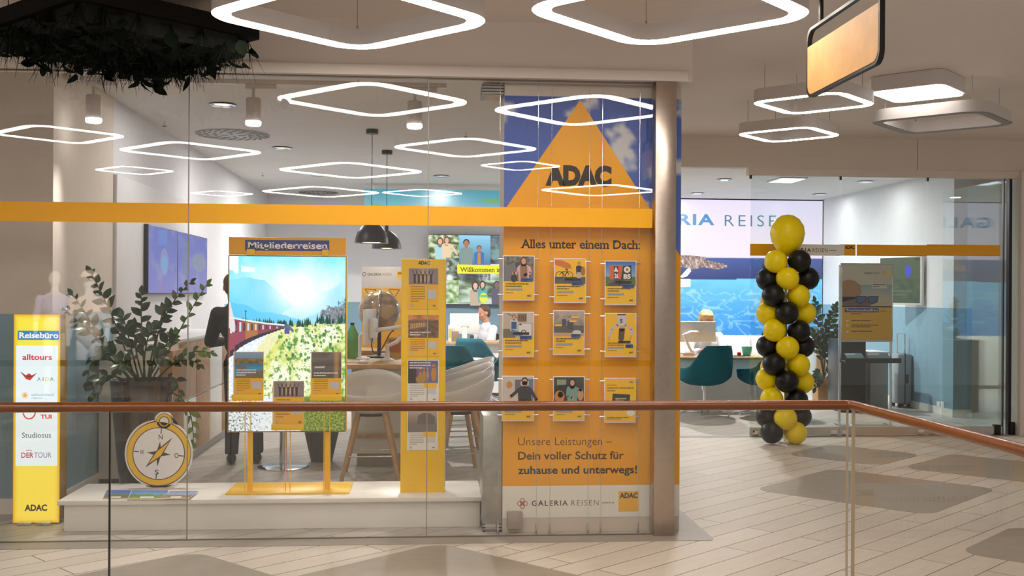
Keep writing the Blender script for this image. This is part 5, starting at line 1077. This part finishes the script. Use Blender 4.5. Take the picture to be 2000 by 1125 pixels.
wY = 15.5; t = thing('person', 'blonde person in a white top sitting behind the white monitor at the right desk', 'person', (px(1375, wY, 620), wY, 0)); person(t, seated(), skin, whitec, blackc, MATS['black_shoes'], blonde, 'bob', False, -.35); t.rotation_euler = (0, 0, PI); t.scale = (1.05, 1.05, pz(605, wY, 1370)/1.37)
task_chair('dark office chair under the blonde person', t.location.x, wY, PI)
# ------------------------------------------------------------------ balloon column
bY = 11.32; bc = px(1534, bY, 700)
t = thing('balloon_column', 'tall twisted column of yellow and black balloons with one big yellow balloon on top', 'balloons', (bc, bY, 0))
m_by = mat('yellow_latex', (255, 226, 0), .38, vary=.02, spec=.4); m_bb = mat('black_latex', (20, 19, 20), .38, vary=.05, spec=.4)
def balloon(x, y, r, dy, m, lab, k=1.0):
    c = PY(x, y, bY+dy); R = r/F*(bY+dy)*1.0; ax = bc+0.0-c.x
    mb = MB().lathe((0, 0, 0), [(0, -R*1.12*k), (R*.08, -R*1.1*k), (R*.3, -R*.96*k), (R*.62, -R*.74*k), (R*.9, -R*.36*k), (R, .05*R), (R*.93, R*.42*k), (R*.68, R*.76*k), (R*.34, R*.95*k), (0, R*1.0*k)], 26)
    if k == 1.0:
        d = Vector((bc-c.x, bY-(bY+dy)+.001, 0)).normalized(); M = Vector((0, 0, -1)).rotation_difference(d).to_matrix()
        bmesh.ops.transform(mb.bm, matrix=M.to_4x4(), verts=mb.bm.verts)
    bmesh.ops.translate(mb.bm, verts=mb.bm.verts, vec=c); o = part('balloon', mb, m, t, lab, sharp=90)
balloon(1538, 458, 34.5, 0, m_by, 'big yellow balloon', 1.16)
BL = [(1516, 511, 'y', 1), (1561, 510, 'b', 1), (1500, 546, 'b', 0), (1538, 544, 'y', 2), (1577, 544, 'b', 0), (1511, 577, 'b', 1), (1559, 578, 'y', 1), (1500, 612, 'y', 0), (1537, 611, 'b', 2), (1571, 612, 'y', 0), (1513, 645, 'y', 1), (1560, 647, 'b', 1), (1500, 676, 'b', 0), (1538, 679, 'y', 2), (1568, 676, 'b', 0),
      (1512, 711, 'b', 1), (1559, 713, 'y', 1), (1499, 740, 'y', 0), (1537, 745, 'b', 2), (1567, 746, 'y', 0), (1508, 779, 'y', 1), (1555, 781, 'b', 1), (1499, 813, 'b', 0), (1534, 817, 'y', 2), (1562, 813, 'b', 0), (1508, 844, 'b', 1), (1553, 845.5, 'y', 1), (1508, 588, 'y', -1), (1508, 718, 'y', -1), (1511, 655, 'b', -1), (1512, 520, 'b', -1)]
for x, y, cl, f in BL: balloon(x, y, 23.2, {1: -.11, 2: -.16, 0: -.01, -1: .1}[f], m_by if cl == 'y' else m_bb, 'yellow balloon' if cl == 'y' else 'black balloon')
part('pole', MB().cyl((bc, bY, .01), (bc, bY, 2.0), .015), m_white, t); part('base', MB().cyl((bc, bY, 0), (bc, bY, .02), .1), m_white, t)
# ------------------------------------------------------------------ poster stand at the right
kY = 12.6
t = thing('poster_stand', 'chrome framed poster stand with a holiday job poster and brochure tray behind the door glass', 'poster stand', (px(1692, kY), kY, 0))
for x in (1641, 1741): part('post', MB().cyl((px(x, kY, 700), kY+.02, .02), (px(x, kY, 700), kY+.02, pz(517, kY, x)), .016), m_chrome, t)
x0, x1 = px(1644, kY, 590), px(1743, kY, 590); z0, z1 = pz(666, kY, 1690), pz(516, kY, 1690)
part('frame', MB().box(x0-.01, x1+.01, kY+.005, kY+.03, z0-.012, z1+.012, .004), m_chrome, t)
p = Pic.Y(kY+.004, 1644, 516, 1743, 666)
p.rect(1645, 517, 1742, 600, (226, 216, 206)).rect(1645, 598, 1742, 664, (246, 182, 22)).up()
p.raster(1645, 556, 1742, 598, 14, 8, lambda u, v: mixc((150, 180, 204), (214, 198, 180), v*1.6)).up().poly([(1645, 550), (1656, 546), (1670, 549), (1680, 558), (1683, 572), (1676, 582), (1645, 590)], (186, 134, 96)).rect(1645, 580, 1700, 598, (120, 92, 80)).up()
for a in (1683, 1706): p.poly([(a-11, 578), (a+10, 578), (a+8, 590), (a-4, 595), (a-12, 590)], (60, 46, 50)).up().poly([(a-9, 580), (a+8, 580), (a+6, 588), (a-4, 592), (a-9, 588)], (60, 100, 160))
p.rect(1724, 529, 1732, 537, YEL).text('GALERIA', 1687, 531, 1702, 535, (120, 116, 114), .01).text('REISEN', 1704, 531, 1718, 535, (150, 146, 144), 0).rect(1702, 553, 1732, 563, (236, 230, 224)).words(1704, 555, 1730, 2, 4, 1.6, (130, 126, 122), 2)
p.up().rect(1650, 602, 1716, 610, (52, 72, 130)).up().text('Tourismuskauffrau', 1652, 603, 1714, 608, (240, 238, 232), .02, .04).text('gesucht', 1718, 605, 1731, 609, (130, 96, 30), .0).words(1662, 612, 1704, 1, 3, 1.6, (120, 86, 24), 3)
for k, yy in enumerate((627, 636, 648)): p.ell(1655, yy, 2.4, 2.4, (240, 230, 200)).words(1663, yy-2, 1715, 1 if k != 1 else 2, 3.6, 1.8, (120, 86, 24), k)
p.build('poster', PRINT, t)
ty = pz(706, kY, 1690)
part('tray', MB().box(x0-.02, x1+.04, kY-.16, kY+.0, ty-.01, ty+.012, .003).box(x0-.02, x1+.04, kY-.17, kY-.16, ty-.01, ty+.05, .002), m_black, t)
for xa, xb, c2 in ((1648, 1682, (120, 160, 220)), (1690, 1732, (110, 120, 190))):
    a, b = px(xa, kY, 700), px(xb, kY, 700)
    p = Pic((a, kY-.005, ty+.10), (b-a, 0, 0), (0, -.14, -.075), (0, 0, 40, 30)); p.raster(0, 0, 40, 30, 10, 10, lambda u, v: mixc(c2, (90, 140, 90), v*1.2)).up().rect(2, 2, 24, 6, WHITE); p.build('brochure', PRINT, t)
part('base_bar', MB().box(x0-.01, x1+.01, kY-.0, kY+.04, .0, .03, .004).box(x0-.02, x0+.03, kY-.2, kY+.22, 0, .02, .004).box(x1-.03, x1+.02, kY-.2, kY+.22, 0, .02, .004), m_chrome, t)
t = thing('dark_cabinet', 'black roll-front cabinet behind the poster stand', 'cabinet', (px(1668, 14.2), 14.4, 0)); part('body', MB().box(px(1644, 14.2), px(1692, 14.2), 14.2, 14.7, 0, pz(664, 14.2, 1668), .01), m_black, t); part('handle', MB().box(px(1683, 14.19), px(1690, 14.19), 14.18, 14.2, .68, .69), m_chrome, t)
t = thing('grey_cabinet', 'light grey cabinet right of the black cabinet behind the poster stand', 'cabinet', (px(1718, 14.5), 14.6, 0)); part('body', MB().box(px(1700, 14.4), px(1736, 14.4), 14.4, 14.9, 0, pz(690, 14.4, 1718), .01), m_grey, t); part('top_board', MB().box(px(1698, 14.4), px(1738, 14.4), 14.38, 14.9, pz(690, 14.4, 1718), pz(690, 14.4, 1718)+.02), m_white, t)
sY2 = 14.9; x0, x1 = px(1746, sY2), px(1774, sY2)
t = thing('suitcase', 'grey trolley suitcase with raised handle by the teal wall right of the poster stand', 'suitcase', ((x0+x1)/2, sY2, 0)); zt = pz(690, sY2, 1760)
part('shell', MB().box(x0, x1, sY2-.14, sY2+.14, .05, zt, .03), mat('grey_shell', (150, 158, 164), .4), t); part('zip', MB().box((x0+x1)/2-.006, (x0+x1)/2+.006, sY2-.144, sY2+.144, .045, zt+.004), m_dark, t)
part('trolley_handle', MB().tube([(x0+.05, sY2, zt), (x0+.05, sY2, pz(650, sY2)), (x1-.05, sY2, pz(650, sY2)), (x1-.05, sY2, zt)], .01, 8), m_chrome, t); part('lock', MB().box((x0+x1)/2, (x0+x1)/2+.05, sY2-.155, sY2-.138, zt*.45, zt*.62, .004), m_dark, t)
for k in (x0+.04, x1-.04): part('wheel', MB().cyl((k-.02, sY2-.1, .028), (k+.02, sY2-.1, .028), .028), m_black, t); part('wheel', MB().cyl((k-.02, sY2+.1, .028), (k+.02, sY2+.1, .028), .028), m_black, t)
# tilted monitor on the right wall
a, b = PY(1719, 510, 15.0), PY(1797, 502, 14.4); zt = PY(1797, 502, 14.4).z; zb = PY(1797, 592, 14.4).z
t = thing('wall_monitor', 'swivel wall monitor with a green picture and blue dot behind the poster stand', 'screen', ((a.x+b.x)/2, (a.y+b.y)/2, zb))
U = V(b.x-a.x, b.y-a.y, 0); Nn = V(U.y, -U.x, 0).normalized(); an = math.atan2(U.y, U.x); M = Matrix.Translation((a.x, a.y, 0)) @ Matrix.Rotation(an, 4, 'Z')
part('case', MB().box(-.02, U.length+.03, .002, .06, zb-.03, zt+.03, .006, M=M), m_white, t)
p = Pic(V(a.x, a.y, zt), U, V(0, 0, zb-zt), (0, 0, 100, 100))
p.raster(0, 0, 100, 100, 24, 20, lambda u, v: mixc((78, 92, 70), (66, 84, 44), u) if v < .5 else mixc((70, 96, 60), (44, 66, 40), fb(u*7, v*7)+.5)).up().ell(71, 30, 8, 14, (44, 70, 220), 20).rect(88, 1, 100, 8, (40, 46, 44)).words(20, 72, 80, 2, 8, 4, (90, 110, 80)); p.build('picture', DIMGLOW, t)
part('arm', MB().tube([V((a.x+b.x)/2, (a.y+b.y)/2+.06, (zb+zt)/2), V(b.x+.2, b.y+.3, (zb+zt)/2), V(XR, b.y+.2, (zb+zt)/2)], .02, 8).box(XR-.03, XR, b.y+.05, b.y+.35, zb+.1, zt-.1, .005), m_black, t)
for i, x in enumerate((1834, 1842)):
    q = PX(x, 791, XR); solo('wall_socket', MB().box(XR-.014, XR, q.y-.045, q.y+.045, q.z-.045, q.z+.045, .004).cyl((XR-.016, q.y, q.z), (XR-.012, q.y, q.z), .025), m_white, ['white wall socket on the teal right wall, farther one of the pair', 'white wall socket on the teal right wall, nearer one of the pair'][i], 'socket', (XR, q.y, q.z), 'white wall sockets')
# plant at the right
gY = 15.2; gx = px(1608, gY, 740)
t = thing('potted_plant', 'green leafy plant in a wooden planter right of the balloon column', 'plant', (gx, gY, 0)); pz0 = pz(738, gY, 1608)
part('planter', MB().box(gx-.12, gx+.12, gY-.12, gY+.12, 0, pz0, .006), m_oak, t, 'oak planter box'); part('soil', MB().box(gx-.1, gx+.1, gY-.1, gY+.1, pz0-.01, pz0+.006), MATS['soil'], t)
for i, (b, c) in enumerate((((1598, 660), (1592, 590)), ((1612, 660), (1632, 600)), ((1622, 690), (1638, 640)), ((1600, 690), (1590, 650)), ((1618, 700), (1636, 690)), ((1604, 700), (1612, 640)), ((1600, 720), (1592, 756)), ((1616, 720), (1630, 748)), ((1608, 690), (1622, 660)))):
    frond(t, [V(gx, gY-.02, pz0), PY(b[0], b[1], gY-.1), PY((b[0]+c[0])/2+2, (b[1]+c[1])/2-8, gY-.15), PY(c[0], c[1], gY-.15)], 15, .14, .05, rn)
# ------------------------------------------------------------------ hanging wooden sign
HX = 1.95; y0, y1 = PX(1723, 125, HX).y, PX(1579, 195, HX).y; zb = 2.60; zt = 2.955; r = .06
t = thing('hanging_sign', 'wooden sign board in a black rounded frame hanging from the ceiling', 'sign', (HX, (y0+y1)/2, zb))
pts = []
for (cy, cz_, a0) in ((y1-r, zb+r, -90), (y1-r, zt-r, 0), (y0+r, zt-r, 90), (y0+r, zb+r, 180)):
    for k in range(7): a = math.radians(a0+15*k); pts.append(V(HX, cy+r*math.cos(a), cz_+r*math.sin(a)))
mb = MB(); n = len(pts); cen = V(HX, (y0+y1)/2, (zb+zt)/2); rows = []
for dx, k in ((-.012, 0), (.012, 0), (.012, .015), (-.012, .015), (-.012, 0)):
    rows.append([V(HX+dx, q.y-(k if q.y > cen.y else -k)*1, q.z-(k if q.z > cen.z else -k)) for q in pts])
mb.grid(rows, closed=True); part('frame', mb, m_dark, t, 'black rounded frame')
pt2 = [V(HX-.012, q.y-(.012 if q.y > cen.y else -.012), q.z+.012) for q in pts if q.z < cen.z]
zz = 2.862; pt2 = sorted([q for q in pt2 if q.y > cen.y], key=lambda q: q.z)[::-1] + sorted([q for q in pt2 if q.y < cen.y], key=lambda q: q.z)
pt2 = [V(HX-.012, y1-.012, zz)]+pt2+[V(HX-.012, y0+.012, zz)]
part('board', MB().prism(pt2, (.024, 0, 0)), mat('sign_wood', (214, 160, 92), .5, vary=.10, scale=9), t, 'plain wooden board')
for yy in (PX(1604, 40, HX).y, y0+.2): part('rod', MB().cyl((HX, yy, zt-.01), (HX, yy, CM), .011), m_dark, t)
# ------------------------------------------------------------------ hanging planter
pzb = 3.09; L_, R_ = PZ(-38, 68, pzb), PZ(507, 72, pzb); c = (L_+R_)/2; sd = (R_-L_).length/1.414
t = thing('hanging_planter', 'dark square planter with hanging greenery under the ceiling at the upper left', 'planter', (c.x, c.y, pzb))
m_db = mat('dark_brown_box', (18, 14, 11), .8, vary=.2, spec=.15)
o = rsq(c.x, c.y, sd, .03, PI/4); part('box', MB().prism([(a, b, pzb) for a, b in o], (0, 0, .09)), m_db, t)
for k in range(4): a = k*PI/2; q = sd*.55; part('cable', MB().cyl((c.x+q*math.cos(a), c.y+q*math.sin(a), pzb+.09), (c.x+q*math.cos(a), c.y+q*math.sin(a), CM), .003, n=6), m_dark, t)
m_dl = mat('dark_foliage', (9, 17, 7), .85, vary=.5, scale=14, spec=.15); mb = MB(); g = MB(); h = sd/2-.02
def spot(): 
    a, b = rn.uniform(-h, h), rn.uniform(-h, h); return V(c.x+(a-b)*.7071, c.y+(a+b)*.7071, pzb), max(abs(a), abs(b))/h
for i in range(520):
    o, e = spot(); d = V(rn.uniform(-1, 1), rn.uniform(-1, 1), rn.uniform(-.9, -.1)); leaf(mb, o+V(0, 0, -rn.uniform(0, .15)), d, V(rn.uniform(-.3, .3), rn.uniform(-.3, .3), -1), rn.uniform(.06, .13), rn.uniform(.018, .045))
for i in range(150):
    o, e = spot()
    for k in range(7):
        d = V(rn.uniform(-.6, .6), rn.uniform(-.6, .6), -1).normalized(); Lk = rn.uniform(.12, .24); g.tube(bez([o, o+d*Lk*.5+V(0, 0, -.01), o+d*Lk+V(rn.uniform(-.03, .03), rn.uniform(-.03, .03), -.03)], 4), .0035, 4, r1=.0008)
for k, (x, y, n, Lk) in enumerate(((320, 104, 26, .2), (215, 88, 14, .17), (150, 78, 16, .16), (30, 50, 12, .16), (385, 98, 14, .17), (440, 80, 12, .14), (280, 96, 18, .2))):
    o = PZ(x, y, pzb-.06)
    for i in range(n): d = V(rn.uniform(-.7, .7), rn.uniform(-.4, .4), -1).normalized(); g.tube(bez([o, o+d*Lk*.6, o+d*Lk+V(rn.uniform(-.04, .04), 0, -.02)], 5), .005, 5, r1=.001)
for x, y, s in ((83, 80, .12), (468, 88, .09), (330, 70, .1), (230, 60, .1), (405, 108, .08)): leaf(mb, PZ(x, y-10, pzb-.08), V(.3, 0, -1), V(0, -1, 0), s, s*.42)
mm = MB().prism([(a, b, pzb-.10) for a, b in rsq(c.x, c.y, sd-.09, .08, PI/4)], (0, 0, .102))
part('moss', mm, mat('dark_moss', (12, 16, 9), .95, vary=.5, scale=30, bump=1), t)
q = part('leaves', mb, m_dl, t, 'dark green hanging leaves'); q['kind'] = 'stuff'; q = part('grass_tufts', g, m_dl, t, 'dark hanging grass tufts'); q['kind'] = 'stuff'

# ------------------------------------------------------------------ mannequins across the hall, seen mirrored in the shop glass
struct('floor_hall', MB().box(-8, -2.6, -4.5, -.9, -.3, 0), m_floor)
for (x, yh_, lab, cm, cap_) in ((107, 545, 'pale mannequin in a lilac top mirrored in the glass left of the potted plant', (176, 176, 206), False), (174, 548, 'pale mannequin in a cream top and cap mirrored in the glass behind the plant', (236, 214, 196), True)):
    yv = 15.9 if not cap_ else 14.4; q = PY(x, yh_, yv); my = 2*(D+.006)-yv
    t = thing('mannequin', lab, 'mannequin', (q.x, my, 0), 'mannequins across the hall'); hz = q.z
    B = MB(); B.ell(V(0, 0, hz), (.08, .1, .12), 18, 12).cap(V(0, -.01, hz-.2), V(0, 0, hz-.06), .06, .052).ell(V(0, 0, hz-.42), (.17, .11, .2), 18, 12).ell(V(0, 0, hz-.68), (.14, .1, .2), 18, 12).ell(V(0, 0, hz-.28), (.18, .09, .09), 18, 12)
    for k in (-1, 1): B.cap(V(k*.2, 0, hz-.29), V(k*.25, .02, hz-.58), .05, .042).cap(V(k*.25, .02, hz-.58), V(k*.24, .08, hz-.84), .042, .03); B.cap(V(k*.08, 0, hz-.82), V(k*.1, 0, hz-1.3), .085, .06).cap(V(k*.1, 0, hz-1.3), V(k*.11, 0, .08), .06, .04)
    remeshed('body', B, mat('mannequin_white', (236, 230, 226), .4), t, .012, 4)
    T = MB(); T.ell(V(0, 0, hz-.42), (.19, .13, .21), 18, 12).ell(V(0, 0, hz-.68), (.165, .125, .22), 18, 12).ell(V(0, 0, hz-.29), (.2, .105, .09), 18, 12)
    for k in (-1, 1): T.cap(V(k*.2, 0, hz-.29), V(k*.25, .02, hz-.58), .068, .058)
    remeshed('top', T, mat('mannequin_top_%d' % cm[0], cm, .8), t, .012, 4)
    if cap_: part('cap', MB().ell(V(0, 0, hz+.06), (.1, .12, .08)).ell(V(0, .13, hz+.05), (.085, .07, .015)), mat('cream_cap', (232, 212, 190), .7), t, local=True)
    part('base', MB().lathe((0, 0, 0), [(.2, 0), (.2, .01), (0, .015)], 28), m_chrome, t, local=True)
    l = bpy.data.lights.new('added_spot', 'SPOT'); l.energy = 1500; l.spot_size = .42; l.spot_blend = .6; l.shadow_soft_size = .06; l.color = (1, .95, .9)  # unseen spotlight added to brighten the mannequin for its reflection
    lt = thing('added_spotlight', 'added unseen spotlight brightening the mannequin in %s across the hall' % ('the cap' if cap_ else 'the lilac top'), 'spotlight', (q.x+.5, my+2.2, CM), 'added spotlights across the hall')
    part('body', MB().cyl((0, 0, -.02), (0, 0, 0), .05).cyl((0, -.01, -.2), (0, 0, -.02), .045), m_lampw, lt, local=True)
    lo = bpy.data.objects.new('lamp_light', l); COL.objects.link(lo); lo.parent = lt; lo.location = (0, -.02, -.25)
    dv = V(-.5, -2.2, hz-.4-CM+.25); lo.rotation_euler = dv.to_track_quat('-Z', 'Y').to_euler()
